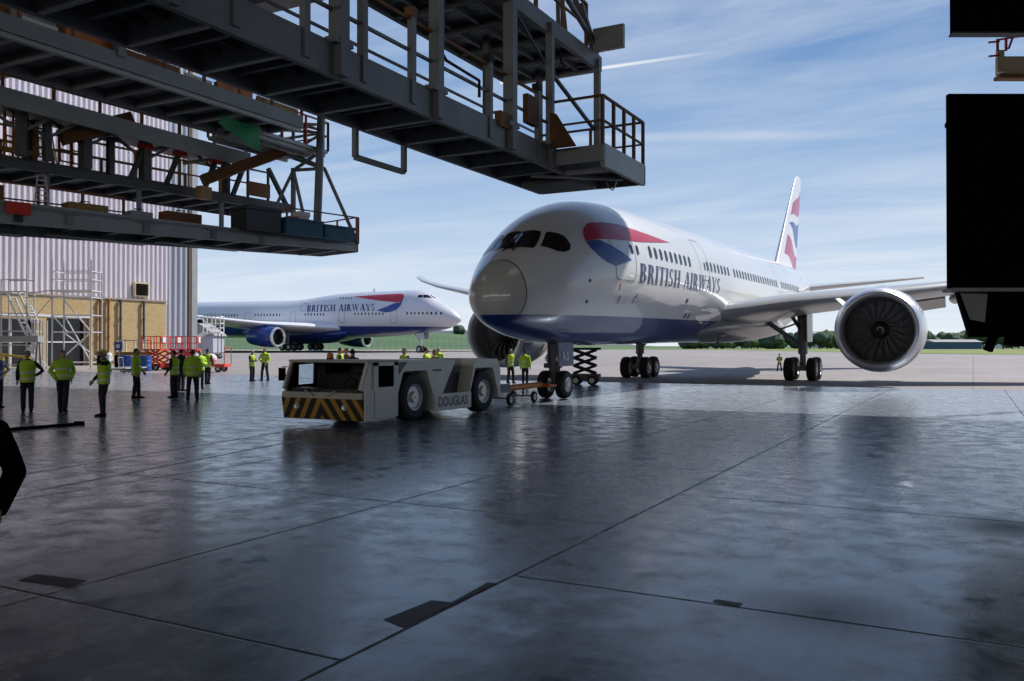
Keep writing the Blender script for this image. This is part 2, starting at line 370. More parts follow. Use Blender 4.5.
# the hangar we stand in: roof, back and side walls (open front)
RZ=25.
mb=MB(); mb.box(-96,-32,RZ,40,44.4,RZ+.6)
for k in range(-4,6): mb.box(-96,k*8-.25,RZ-1.6,40,k*8+.25,RZ)
struct(mb,'ceiling','inner')
mb=MB(); mb.box(-96,-32.6,0,40,-32,RZ); struct(mb,'wall_back','inner')
mb=MB(); mb.box(40,-32.6,0,40.6,43,RZ); struct(mb,'wall_right','inner')
mb=MB(); mb.box(-96.6,-32.6,0,-96,26,RZ); struct(mb,'wall_left','inner')
# neighbouring building on the left: ribbed cladding over a buff brick annex
WX=-84.
def ribbed(mb,x,y0,y1,z0,z1,pitch,dep,mi=0):
    n=int(round((y1-y0)/pitch)); pts=[]
    for i in range(n):
        y=y0+(y1-y0)*i/n; p=(y1-y0)/n
        pts+= [(x,y),(x,y+p*.38),(x+dep,y+p*.5),(x+dep,y+p*.88)]
    pts.append((x,y1))
    mb.add([(a,b,z) for z in (z0,z1) for a,b in pts],[(i,i+1,len(pts)+i+1,len(pts)+i) for i in range(len(pts)-1)],mi)
mb=MB(); ribbed(mb,WX,34,70.3,7.0,36,.62,.16); mb.box(WX-.6,34,0,WX-.05,70.3,36); struct(mb,'wall_cladding','clad')
mb=MB(); ribbed(mb,WX-.3,70.3,73.5,0,36,.8,.2); mb.box(WX-12,70.3,0,WX-.4,73.5,36); struct(mb,'wall_return','cladgrey')
mb=MB(); mb.box(WX-.6,73.5,0,WX+.02,73.95,36); struct(mb,'trim_corner','darkrust')
mb=MB(); mb.box(WX-.6,73.95,0,WX+.05,74.8,36); struct(mb,'trim_edge','lightsteel')
AX=WX+1.4; AH=7.15
mb=MB()
def annex(y0,y1,ops,z1=AH,x=AX):
    # brick front with dark openings cut by building around them
    ys=sorted({y0,y1,*[v for o in ops for v in o[:2]]})
    for a,b in zip(ys,ys[1:]):
        op=[o for o in ops if o[0]<=a and b<=o[1]]
        if op: mb.box(x-1.35,a,op[0][3],x,b,z1); 
        if op and op[0][2]>0: mb.box(x-1.35,a,0,x,b,op[0][2])
        if not op: mb.box(x-1.35,a,0,x,b,z1)
OPS=[(41.5,48,0,4.8),(49,53.4,0,4.8),(54.4,59.2,0,5.0)]
annex(34,69.0,OPS); struct(mb,'wall_annex','brick')
mb=MB(); mb.box(WX,34,AH,AX+.12,69.05,AH+.18); struct(mb,'trim_coping','stone')
for i,(a,b,c,d) in enumerate(OPS):
    mb=MB(); mb.box(AX-.9,a,c,AX-.8,b,d); o=struct(mb,'door_%d'%(i+1),'doorglass')
    f=MB()
    for y in (a+.06,(a+b)/2,b-.06): f.box(AX-.8,y-.06,c,AX-.7,y+.06,d)
    f.box(AX-.8,a,2.4,AX-.7,b,2.52); f.box(AX-.8,a,d-.1,AX-.7,b,d); f.build('door_frame','white',o)
mb=MB(); mb.box(AX,34,5.0,AX+.05,59.4,5.25); struct(mb,'trim_lintel','alu')
for i,y in enumerate((60.3,61.3,62.8,65.8)):
    mb=MB(); mb.cyl((AX+.24,y,0),(AX+.24,y,AH),.13,8)
    for z in (1,3,5,6.8): mb.cyl((AX+.24,y,z),(AX+.24,y,z+.12),.19,8)
    tag(mb.build('drainpipe',('rust','rust','darksteel','darksteel')[i]),('brown drainpipe running down the brick annex, next to the scaffold tower','brown drainpipe on the brick annex, second from the scaffold tower','dark drainpipe on the brick annex below the wall vent','dark drainpipe on the brick annex nearest the red lifts')[i],'pipe')
vt=empty('wall_vent',(WX+.17,66.4,7.7),0,'dark square vent box with beige frame on the ribbed wall above the brick','vent')
mb=MB(); mb.box(0,-.95,0,.4,.95,1.6); mb.build('housing','beige',vt)
mb=MB()
for k in range(7): mb.box(.4,-.78,.14+k*.19,.46,.78,.30+k*.19)
mb.build('louvre','black',vt)
# small white hut with gable roof by the corner
hx,hy=at(205,128); hut=empty('hut',(hx,hy,1.15),PSI,'small pale hut with grey gable roof beyond the corner of the ribbed building','hut')
mb=MB(); mb.box(-3,0,0,1.2,5,2.5); mb.build('hut_wall','cladgrey',hut)
mb=MB(); mb.prism([(-3.3,2.5),(1.5,2.5),(1.4,2.75),(-.9,4.4),(-3.2,2.75)],'y',-.3,5.3); mb.build('hut_roof','roofgrey',hut)
# trees
def tree(px,d,h,w,dark,lab,grp):
    x,y=at(px,d); t=empty('tree',(x,y,hill(x,y)-.2 if d>170 else gz(y)),random.random()*6,lab,'tree',grp)
    tr=MB(); tr.tube([(0,0,0),(0,0,h*.5)],[.3,.15],6); tr.build('trunk','oldwood',t)
    mb=MB()
    for k in range(9):
        a=random.random()*6.28; r=random.random()**.6*w*.33; z=h*(.38+.42*random.random())
        s=w*(.22+.12*random.random())
        o=len(mb.v); mb.ell((r*math.cos(a),r*math.sin(a),z),s,s,s*.85,6)
        for i in range(o,len(mb.v)):
            v=Vector(mb.v[i]); q=1+.16*math.sin(v.x*2.1+v.y*1.3)*math.sin(v.z*2.3+v.x)+random.uniform(-.10,.10)
            c=Vector((r*math.cos(a),r*math.sin(a),z)); v=c+(v-c)*q; mb.v[i]=tuple(v)
    mb.build('crown',M['leafdark'] if dark else M['leaf'],t,recalc=False)
M['leaf']=grass_mat('leaf_green',(.05,.10,.03),(.10,.15,.05),.5); M['leafdark']=grass_mat('leaf_dark',(.03,.065,.04),(.06,.10,.06),.5)
for i in range(42):
    px=690+(1045-690)*i/41+random.uniform(-2,2); d=(268,300,334)[i%3]
    if 812<px<850 or px<800: h=4.5+random.random()*2.2
    else: h=5.2+random.random()*2.6
    dk=i%3==0
    tree(px,d,h,6.2+random.random()*1.6,dk,'dark green tree in the low belt beyond the airfield grass' if dk else 'mid green bushy tree in the low belt beyond the airfield grass','trees beyond the airfield on the right')
for i in range(10):
    px=150+35*i+random.uniform(-9,9); tree(px,690,6+random.random()*3,12,True,'distant dark tree on the brow of the green field behind the far airliner','trees on the far field')
# field fence behind the far airliner
fn=empty('mesh_fence',(0,0,0),0,'long wire mesh fence on the grass behind the far airliner','fence'); pts=[at(px,190) for px in range(180,475,6)]
for p in pts: mb=MB(); mb.bar((p[0],p[1],1.45),(p[0],p[1],3.6),.07); mb.build('fence_post','steel',fn)
mb=MB()
for a,b in zip(pts,pts[1:]):
    for z in (1.7,2.4,3.0,3.6): mb.bar((*a,z),(*b,z),.03)
mb.build('fence_mesh','steel',fn)
# low airfield buildings beyond the grass on the right
for i,(px,d,w,h,c,lab) in enumerate(((707,390,20,5,'white','long low white building beyond the grass behind the main gear'),(824,420,16,8,'cladgrey','grey shed among trees left of the big engine'),(958,236,13,2.9,'tealblue','low blue-green shed by the trees under the black panel'),(985,370,22,7,'white','white shed with pitched roof beside the blue-green shed'))):
    x,y=at(px,d); b=empty('airfield_shed',(x,y,hill(x,y)),PSI,lab,'building')
    mb=MB(); mb.box(-w/2,0,0,w/2,8,h*.75); mb.build('wall',c,b)
    mb=MB(); mb.prism([(-.4,h*.75),(8.4,h*.75),(4,h)],'x',-w/2-.3,w/2+.3); mb.build('roof','roofgrey' if c!='white' else 'white',b)
M['drain']=mat('worn_plate',(.022,.018,.016),.6,0,.3,6)
# floor fittings
def plate(name,poly,lab,cat,m='drain',t=.004):
    mb=MB(); mb.prism([(x,y) for x,y in poly],'z',.002,t); return tag(mb.build(name,m),lab,cat)
def gp_(px,py): d=EYE*F/(py-HY); return at(px,d)
plate('drain_cover',[gp_(*p) for p in ((384,619),(432,600),(452,602),(488,582),(497,583),(404,627))],'dark stepped metal drain plate beside the long floor joint in the foreground','plate')
plate('drain_cover',[gp_(*p) for p in ((19,580),(38,574),(88,580),(70,587))],'dark metal cover plate in the floor at the lower left','plate')
plate('drain_cover',[gp_(*p) for p in ((712,601),(738,606),(742,603),(716,599))],'small dark metal floor cover on the right cross joint','plate')
for i,(a,b) in enumerate((((25,474),(330,424)),((40,490),(300,440)),((620,612),(640,601)))):
    if i<2:
        pa,pb=Vector(gp_(*a)),Vector(gp_(*b)); n=Vector((-(pb-pa).y,(pb-pa).x)).normalized()*.03
        mb=MB(); mb.add([(*(pa-n),.003),(*(pb-n),.003),(*(pb+n),.003),(*(pa+n),.003)],[(0,1,2,3)])
        tag(mb.build('floor_marking','white2'),kind='structure')
pa,pb=gp_(-30,434),gp_(81,425); mb=MB(); mb.tube([(*pa,.035),(*pb,.035)],.035,8); mb.box(pb[0]-.15,pb[1]-.07,0,pb[0]+.05,pb[1]+.07,.09); tag(mb.build('steel_bar','black'),'long dark bar lying on the floor in front of the workers at left','bar')
# ================================================================ airliners
def fuselage_rings(tab,xs,n=64):
    return [[sec(tab,x,2*PI*k/n) for k in range(n)] for x in xs]
def zphi(tab,x,z):
    zt,zb,hw,zw=lerp_tab(tab,x)
    return math.asin(max(-1,min(1,(z-zw)/((zt-zw) if z>=zw else (zw-zb)))))
def surf(tab,x,ph,side,off):
    p=Vector(sec(tab,x,ph)); a=Vector(sec(tab,x+.02,ph)); b=Vector(sec(tab,x,ph+.01))
    n=(b-p).cross(a-p)
    if n.y*math.cos(ph)<0 or (abs(math.cos(ph))<.2 and n.z*math.sin(ph)<0): n=-n
    n.normalize(); p=p+n*off
    return Vector((p.x,p.y*side,p.z))
def decal(name,polys,tab,m,parent,side=-1,off=.012,step=.18,phi=False,mis=None):
    """flat outlines given as (x,z) - or (x,angle) - laid on the skin of a fuselage"""
    bm=bmesh.new()
    for i,poly in enumerate(polys):
        b2=bmesh.new(); f=b2.faces.new([b2.verts.new((p[0],p[1],0)) for p in poly])
        bmesh.ops.triangulate(b2,faces=[f])
        for ax in (0,1):
            vs=[v.co[ax] for v in b2.verts]; lo,hi=min(vs),max(vs); st=step if not(phi and ax) else .07
            c=math.ceil(lo/st)*st
            while c<hi:
                no=(1,0,0) if ax==0 else (0,1,0); co_=(c,0,0) if ax==0 else (0,c,0)
                if c-lo>1e-4 and hi-c>1e-4: bmesh.ops.bisect_plane(b2,geom=b2.verts[:]+b2.edges[:]+b2.faces[:],plane_co=co_,plane_no=no,dist=1e-6)
                c+=st
        me=bpy.data.meshes.new('t'); b2.to_mesh(me); b2.free()
        n0=len(bm.faces); bm.from_mesh(me); bpy.data.meshes.remove(me)
        if mis:
            bm.faces.ensure_lookup_table()
            for f in bm.faces[n0:]: f.material_index=mis[i]
    for v in bm.verts:
        x,b=v.co.x,v.co.y; ph=b if phi else zphi(tab,x,b)
        v.co=surf(tab,x,ph,side,off)
    for f in bm.faces:
        f.smooth=True; c=f.calc_center_median(); f.normal_update()
        if f.normal.y*side<0: f.normal_flip()
    me=bpy.data.meshes.new(name); bm.to_mesh(me); bm.free()
    for x in (m if isinstance(m,(list,tuple)) else [m]): me.materials.append(M[x])
    o=bpy.data.objects.new(name,me); COL.objects.link(o); o.parent=parent; return o
def rrect(x0,z0,x1,z1,r,n=4):
    out=[]
    for cx,cz,a0 in ((x1-r,z1-r,0),(x0+r,z1-r,90),(x0+r,z0+r,180),(x1-r,z0+r,270)):
        for k in range(n+1):
            a=math.radians(a0+90*k/n); out.append((cx+r*math.cos(a),cz+r*math.sin(a)))
    return out
# --- roman capitals, unit height, as strips
def glyphs():
    T,t,s=.20,.085,.05
    def R(x0,y0,x1,y1): return [(x0,y0),(x1,y0),(x1,y1),(x0,y1)]
    def stem(x,w=T): return [R(x,0,x+w,1),R(x-s,0,x+w+s,.04),R(x-s,.96,x+w+s,1)]
    def arc(cx,cy,rx,ry,a0,a1,w0,w1,n=10):
        out=[]
        for i in range(n):
            q=[]
            for k in (i,i+1):
                f=k/n; a=math.radians(a0+(a1-a0)*f); w=w0+(w1-w0)*math.sin(f*PI)
                q.append(((cx+rx*math.cos(a),cy+ry*math.sin(a)),(cx+(rx-w)*math.cos(a),cy+(ry-min(w,.06+.3*w))*math.sin(a))))
            out.append([q[0][0],q[1][0],q[1][1],q[0][1]])
        return out
    def dia(x0,x1,w,y0=0,y1=1): return [[(x0,y0),(x0+w,y0),(x1+w,y1),(x1,y1)]]
    G={}
    G['I']=(.27,stem(.05))
    G['B']=(.62,stem(.05)+arc(.27,.75,.27,.25,90,-90,.06,T)+arc(.27,.26,.33,.26,90,-90,.06,T)+[R(.1,.94,.28,1),R(.1,.48,.28,.53),R(.1,0,.28,.055)])
    G['R']=(.66,stem(.05)+arc(.27,.74,.27,.26,90,-90,.06,T)+[R(.1,.94,.28,1),R(.1,.48,.3,.53)]+dia(.47,.24,.19,0,.5)+[R(.46,0,.7,.04)])
    G['T']=(.62,[R(.225,0,.225+T,1),R(.17,0,.45,.04),R(0,.94,.62,1),R(0,.80,.04,1),R(.58,.80,.62,1)])
    G['S']=(.5,arc(.25,.74,.21,.26,35,270,.06,.15)+arc(.25,.26,.23,.26,90,-145,.06,.15)+[R(.42,.76,.45,1),R(.02,0,.05,.24)])
    G['H']=(.72,stem(.05)+stem(.5)+[R(.1,.48,.6,.54)])
    G['A']=(.72,dia(.04,.34,t)+dia(.52,.30,T)[0:1]+[R(.16,.30,.55,.355),R(-.02,0,.16,.04),R(.46,0,.76,.04)])
    G['W']=(1.0,[[(.22,0),(.32,0),(.2,1),(.03,1)],[(.22,0),(.28,0),(.52,1),(.46,1)],[(.62,0),(.72,0),(.60,1),(.43,1)],[(.62,0),(.68,0),(.95,1),(.89,1)],R(-.02,.96,.26,1),R(.40,.96,.66,1),R(.82,.96,1.02,1)])
    G['Y']=(.68,[R(.26,0,.26+T,.45),R(.2,0,.5,.04),[(.26,.45),(.36,.40),(.2,1),(.02,1)],[(.36,.42),(.43,.45),(.66,1),(.59,1)],R(-.02,.96,.26,1),R(.52,.96,.72,1)])
    G[' ']=(.30,[])
    return G
GL=glyphs()
def lettering(txt,x0,x1,zbase,ztop,flip=False,slant=0.,gap=.10,dz=0):
    w=sum(GL[c][0]+gap for c in txt)-gap; sx=(x1-x0)/w; out=[]; cx=0; h=ztop-zbase
    for c in txt:
        for poly in GL[c][1]:
            out.append([( (x1-sx*(cx+p[0])-slant*p[1]) if flip else (x0+sx*(cx+p[0])+slant*p[1]), zbase+h*p[1]+dz*(cx+p[0])/w) for p in poly])
        cx+=GL[c][0]+gap
    return out
AF=[(1,0.0),(.9,.018),(.75,.042),(.55,.064),(.35,.074),(.2,.069),(.1,.054),(.04,.036),(.012,.02),(0,0),(.012,-.016),(.04,-.028),(.1,-.04),(.2,-.05),(.35,-.056),(.55,-.044),(.75,-.022),(.9,-.006)]
def wing(secs,side):
    """secs: (span, x of leading edge, chord, z, thickness factor, drop of trailing edge)"""
    rings=[]
    for y,x,c,z,t,dr in secs:
        rings.append([(x+c*a,side*y,z+c*b*t-dr*a) for a,b in AF])
    mb=MB(); mb.loft(rings)
    return mb
def wheel(mb,c,r,w,hub=.55,axis='y'):
    o=c
    prof=[(-w*.5,r*hub),(-w*.5,r*.80),(-w*.42,r*.93),(-w*.28,r*.99),(0,r),(w*.28,r*.99),(w*.42,r*.93),(w*.5,r*.80),(w*.5,r*hub)]
    mb.lathe(prof,o,axis,24,0)
    hp=[(-w*.5,r*hub),(-w*.46,r*hub*.92),(-w*.34,r*hub*.8),(-w*.34,r*hub*.45),(-w*.52,r*hub*.38),(-w*.52,.02),]
    mb.lathe(hp,o,axis,20,1); mb.lathe([(-a,b) for a,b in hp],o,axis,20,1)
def mk_wheel(parent,c,r,w,name='wheel',axis='y'):
    mb=MB(); wheel(mb,c,r,w,axis=axis); return mb.build(name,['tyre','hub'],parent)

def fusemat(name,zblue,seam,white=(.80,.80,.81)):
    m,nt,b=newmat(name); o=objco(nt); sp=N(nt,'ShaderNodeSeparateXYZ'); L(nt,o,sp.inputs[0]); X,Y,Z=sp.outputs
    n1=noise(nt,mapped(nt,o,(.3,1,1)),1.2,5)
    w=mixc(nt,ramp(nt,n1,.3,.7),tuple(c*.95 for c in white),white)
    if seam:
        # radome: joint line and slightly greyer paint ahead of it
        sx=val(nt,'ADD',.56,val(nt,'MULTIPLY',val(nt,'POWER',val(nt,'MAXIMUM',val(nt,'SUBTRACT',Z,3.7),0),2),.24))
        dd=val(nt,'SUBTRACT',X,sx); w=mixc(nt,ramp(nt,dd,-.01,.0,1,0),w,(.60,.60,.58))
        w=mixc(nt,ramp(nt,val(nt,'ABSOLUTE',dd),.012,.02,1,0),w,(.07,.07,.07))
        fr=val(nt,'PINGPONG',val(nt,'DIVIDE',val(nt,'SUBTRACT',X,1.8),6.2),.5)
    c=mixc(nt,ramp(nt,Z,zblue-.01,zblue+.01,1,0),w,(.012,.035,.19)); L(nt,c,b.inputs['Base Color'])
    b.inputs['Roughness'].default_value=.35; b.inputs['Coat Weight'].default_value=.9; b.inputs['Coat Roughness'].default_value=.025
    return m
M['fus787']=fusemat('airliner_paint',2.97,True)
def finflag():
    m,nt,b=newmat('fin_livery'); o=objco(nt); sp=N(nt,'ShaderNodeSeparateXYZ'); L(nt,o,sp.inputs[0]); X,Z=sp.outputs[0],sp.outputs[2]
    z8=val(nt,'SUBTRACT',Z,8.); u=val(nt,'DIVIDE',val(nt,'SUBTRACT',val(nt,'SUBTRACT',X,45.2),val(nt,'MULTIPLY',z8,1.05)),val(nt,'SUBTRACT',8.4,val(nt,'MULTIPLY',z8,.71)))
    wv=val(nt,'MULTIPLY',val(nt,'SINE',val(nt,'MULTIPLY',u,6.)),.22)
    def between(a0,a1,b0,b1,u0):
        lo=val(nt,'ADD',val(nt,'ADD',a0,val(nt,'MULTIPLY',u,a1)),wv); hi=val(nt,'ADD',val(nt,'ADD',b0,val(nt,'MULTIPLY',u,b1)),wv)
        return val(nt,'MULTIPLY',val(nt,'MULTIPLY',val(nt,'GREATER_THAN',Z,lo),val(nt,'LESS_THAN',Z,hi)),val(nt,'GREATER_THAN',u,u0))
    red=val(nt,'MAXIMUM',between(11.9,1.0,12.9,2.2,.14),between(8.7,-.8,10.5,-1.5,.14)); blu=between(11.5,-1.7,11.2,.9,.14)
    c=mixc(nt,red,(.80,.80,.81),(.48,.10,.20)); c=mixc(nt,blu,c,(.05,.12,.38)); L(nt,c,b.inputs['Base Color']); b.inputs['Roughness'].default_value=.3
    return m
M['finflag']=finflag()
def airliner787():
    root=empty('airliner',(-13.49,23.65,-.015*4.84),PI/2,'large white and blue twin-engine airliner facing the hangar, nose wheel behind the tug','airliner')
    root.rotation_euler=(0,-.015,PI/2)
    xs=[.0,.02,.06,.12,.2,.3,.42,.56,.72,.9,1.1,1.35,1.6,1.9,2.2,2.6,3,3.4,3.8,4.3,4.8,5.4,6,6.7,7.5,8.3,9.2]+[10.2+k*1.2 for k in range(22)]+[36.6+k*.8 for k in range(24)]+[55.4,56]
    mb=MB(); mb.loft(fuselage_rings(F787,xs,72)); fu=mb.build('fuselage',M['fus787'],root,autosmooth=80)
    T=F787
    # cockpit glazing
    fr=[(1.40,1.640),(1.57,1.717),(2.36,1.601),(2.49,1.40),(2.49,1.252),(2.42,1.231),(1.79,1.114),(1.65,1.109)]
    sd_=[(1.88,1.039),(2.49,1.162),(2.58,1.141),(2.74,.97),(2.78,.855),(2.70,.67),(2.55,.61),(2.33,.63),(2.11,.738)]
    for side in (-1,1):
        decal('windscreen_pane',[fr],T,'cockpit',fu,side,.014,.12,True); decal('windscreen_pane',[sd_],T,'cockpit',fu,side,.014,.12,True)
    wp=MB()
    for side in (-1,1):
        a=surf(T,1.30,1.45,side,.03); b=surf(T,1.95,1.50,side,.04); wp.tube([a,b],.025,5)
    wp.build('wiper','rubber',fu)
    # ribbon emblem
    red=[(3.37,5.50),(3.48,5.75),(3.7,5.98),(4.0,6.16),(4.3,6.25),(4.7,6.26),(6.1,6.27),(7.4,6.21),(9,6.15),(10.7,6.09),(9,5.93),(6.87,5.75),(5.3,5.69),(4.6,5.66),(4.05,5.62),(3.75,5.57)]
    blu=[(3.37,5.49),(3.75,5.56),(4.05,5.58),(4.5,5.42),(5.67,4.99),(4.49,4.70),(4.0,4.82),(3.65,5.02),(3.43,5.26)]
    decal('ribbon_emblem',[red,blu],T,['bared','baswblue'],fu,-1,.010,.15,mis=[0,1])
    decal('ribbon_emblem',[red,blu],T,['bared','baswblue'],fu,1,.010,.15,mis=[0,1])
    decal('lettering',lettering('BRITISH AIRWAYS',6.40,17.6,4.22,4.93,dz=.06),T,'letter',fu,-1,.010,.3)
    # windows, doors and hatches on the side that shows
    groups=[(7.62,9),(15.55,7),(20.6,8),(25.6,10),(33.0,11)]
    for x0,n in groups:
        for k in range(n):
            x=x0+k*.635; decal('cabin_window',[rrect(x-.14,5.21,x+.14,5.67,.13)],T,'winglass',fu,-1,.012,.5)
    for x in (5.82,6.32,15.05): decal('cabin_window',[rrect(x-.1,5.22,x+.1,5.58,.09)],T,'winglass',fu,-1,.012,.5)
    def frame(x0,z0,x1,z1,r,w,name='door_outline'):
        o=rrect(x0,z0,x1,z1,r,6); i=rrect(x0+w,z0+w,x1-w,z1-w,max(r-w,.02),6); n=len(o)
        return decal(name,[[o[k],o[(k+1)%n],i[(k+1)%n],i[k]] for k in range(n)],T,'seam',fu,-1,.011,.3)
    frame(4.5,4.22,6.05,6.30,.25,.03,'door_outline'); frame(14.3,4.75,15.75,6.62,.25,.03); frame(31.6,4.9,32.7,6.6,.2,.03)
    frame(2.35,1.99+.2,2.36+.9,2.19+.3,.05,.02,'hatch_outline')
    for x,z in ((3.04,4.13),(3.07,3.43),(6.5,3.72)): decal('sensor_port',[rrect(x-.06,z-.06,x+.06,z+.06,.05)],T,'gunmetal',fu,-1,.014,.5)
    for x,z in ((12.8,3.76),(13.55,3.13),(14.1,3.13)): decal('vent_port',[rrect(x-.13,z-.10,x+.13,z+.10,.08)],T,'gunmetal',fu,-1,.014,.5)
    for x,z in ((4.85,4.0),(5.05,3.56),(6.35,3.56)): decal('rescue_mark',[[(x-.03,z-.14),(x+.03,z-.14),(x+.03,z+.14),(x-.03,z+.14)]],T,'bared',fu,-1,.012,.5)
    # belly fairing 
    fr=[]
    for i in range(19):
        f=i/18; x=18.2+f*19; e=math.sin(PI*f)**.55 if 0<f<1 else 0
        hw=1.9+1.15*e; zb=2.3-.5*e; zt=2.7+1.2*e
        fr.append([(x,hw*math.cos(2*PI*k/36),(zb+zt)/2+(zt-zb)/2*math.sin(2*PI*k/36)) for k in range(36)])
    mb=MB(); mb.loft(fr); mb.build('belly_fairing',['belly'],root)
    WS=[(0,17.7,13.7,3.2,.8,.0),(2.5,19.2,12.1,3.52,.8,.45),(5.5,21.1,10.1,3.95,.82,.30),(9.75,23.7,7.6,4.35,.9,.15),(14,26.6,6.2,4.85,.85,.1),(19,30.1,4.7,5.45,.8,.05),(24,33.5,3.3,6.3,.8,0),(27,35.9,2.3,6.95,.8,0),(28.8,37.9,1.5,7.4,.8,0),(29.8,39.6,.8,7.68,.8,0),(30.05,40.4,.25,7.75,.8,0)]
    for side in (-1,1):
        w=wing(WS,side).build('wing',['wing'],root)
        for y,x,z,l in ((7.2,29.6,3.55,3.4),(12.6,29.5,4.25,3.2),(17,31.2,4.85,2.6)):
            mb=MB(); mb.lathe([(0,.02),(.3,.16),(1,.27),(l*.6,.26),(l*.9,.12),(l,.02)],(x-1.2,side*y,z-.08),'x',14); mb.build('flap_fairing','wing',w)
        mb=MB(); mb.loft([[(31.0,side*10.15,4.22),(32.5,side*10.15,3.58),(32.45,side*10.15,3.50),(30.8,side*10.15,4.02)],[(31.6,side*12.1,4.48),(32.7,side*12.1,3.88),(32.65,side*12.1,3.80),(31.4,side*12.1,4.30)]],sm=False); mb.build('flaperon','belly',w)
        mb=MB(); mb.box(29.0,side*3.0-.1,0,29.1,side*3.0+.1,.01)
        en=empty('engine',(17.6,side*9.75,2.46)); en.parent=root; en.scale=(1,1.04,1.04)
        outer=[(0.02,1.50),(-.03,1.56),(0.0,1.63),(.12,1.70),(.35,1.77),(.55,1.80)]
        lipin=[(.02,1.50),(.12,1.455),(.3,1.43),(.5,1.425)]
        mb=MB(); mb.lathe(outer+[],(0,0,0),'x',56); mb.lathe(lipin,(0,0,0),'x',56); mb.build('inlet_lip','lip',en)
        mb=MB(); mb.lathe([(.55,1.80),(.9,1.84),(1.7,1.87),(2.7,1.83),(3.6,1.68),(4.3,1.50),(4.28,1.44),(3.5,1.55)],(0,0,0),'x',56); mb.build('nacelle','cowl',en)
        mb=MB(); mb.lathe([(.5,1.425),(.8,1.42),(1.25,1.425),(1.35,1.42)],(0,0,0),'x',48); mb.build('inlet_duct','inlet',en)
        mb=MB(); mb.lathe([(1.75,1.44),(1.8,.2)],(0,0,0),'x',32); mb.build('fan_back_plate','black',en)
        mb=MB(); mb.lathe([(3.4,1.3),(4.4,.95),(5.4,.72),(5.45,.66),(4.8,.6)],(0,0,0),'x',32); mb.lathe([(4.8,.55),(5.6,.35),(6.1,.03)],(0,0,0),'x',24); mb.build('exhaust_nozzle','gunmetal',en)
        mb=MB(); mb.lathe([(.82,.01),(.9,.12),(1.05,.24),(1.3,.37),(1.5,.42)],(0,0,0),'x',24); spn=mb.build('spinner','spin',en)
        sw=MB()
        for k in range(16):
            a0=k/16*4.2; a1=(k+1)/16*4.2; q=[]
            for a in (a0,a1):
                for dr in (0,.035):
                    r=.05+.13*a/4.2+dr*.7; xx=.82+ (r/.42)**2*.62-.012; q.append((xx,r*math.cos(a),r*math.sin(a)))
            sw.add([q[0],q[1],q[3],q[2]],[(0,1,2,3)])
        sw.build('spinner_swirl','white2',spn)
        for k in range(20):
            a0=2*PI*k/20; rings=[]
            for j in range(7):
                f=j/6; r=.38+1.03*f; sweep=.30*math.sin(f*2.6)-.16*f; tw=math.radians(28+34*f); ch=.20+.13*math.sin(f*PI*.8)+.05
                a=a0+sweep; er=Vector((0,math.cos(a),math.sin(a))); et=Vector((0,-math.sin(a),math.cos(a)))
                cd=(Vector((1,0,0))*math.cos(tw)+et*math.sin(tw)); nn=er.cross(cd).normalized()
                c=er*r+Vector((1.42+.10*f*f,0,0)); rings.append([c-cd*ch,c+nn*.015,c+cd*ch,c-nn*.015])
            b=MB(); b.loft(rings); b.build('fan_blade','fan',en)
        mb=MB(); mb.loft([[(1.6,-.2,1.75),(5.6,-.22,1.45),(5.6,.22,1.45),(1.6,.2,1.75)],[(2.6,-.16,2.0),(8.5,-.2,1.75),(8.5,.2,1.75),(2.6,.16,2.0)]],sm=False); mb.build('pylon','cowl',en)
        mb=MB(); mb.loft([[(1.0,-side*1.50,1.10),(2.2,-side*1.45,1.15),(2.1,-side*1.40,1.2)],[(1.35,-side*1.85,1.42),(2.15,-side*1.80,1.45),(2.1,-side*1.76,1.48)]],sm=False); mb.build('nacelle_strake','white',en)
        st=wing([(0,48.4,5.0,6.0,.8,0),(1.2,49.2,4.7,6.05,.8,0),(9.9,55.4,1.6,6.95,.8,0)],side).build('tailplane','wing',root)
    # fin with flag-wave livery
    FS=[(7.0,43.4,9.8),(8.0,45.2,8.4),(12.2,49.6,5.4),(15.6,53.2,3.0),(16.1,54.2,2.0)]
    mb=MB(); rings=[]
    for z,x,c in FS: rings.append([(x+c*a,b*c*.75,z) for a,b in AF])
    mb.loft(rings); mb.build('fin',M['finflag'],root)
    # nose gear
    ng=empty('nose_gear',(4.84,0,0)); ng.parent=root
    for s in (-1,1): mk_wheel(ng,(0,s*.36,.51),.51,.36)
    mb=MB(); mb.cyl((0,-.42,.51),(0,.42,.51),.09,12); mb.build('axle','steel',ng)
    mb=MB(); mb.tube([(0,0,.5),(-.02,0,1.1)],.13,12); mb.tube([(-.02,0,1.0),(-.1,0,2.4)],.21,14); mb.tube([(-.3,-.12,1.25),(-.25,-.12,2.2)],.05,6); mb.tube([(-.3,.12,1.25),(-.25,.12,2.2)],.05,6); mb.tube([(-.15,-.34,1.2),(-.15,.34,1.2)],.09,8); mb.tube([(.12,0,.7),(.3,0,1.0),(.1,0,1.35)],.05,8); mb.tube([(-.05,0,1.5),(1.2,0,2.3)],.07,8); mb.tube([(-.05,-.3,1.55),(-.05,.3,1.55)],.06,8); mb.build('strut','darksteel',ng)
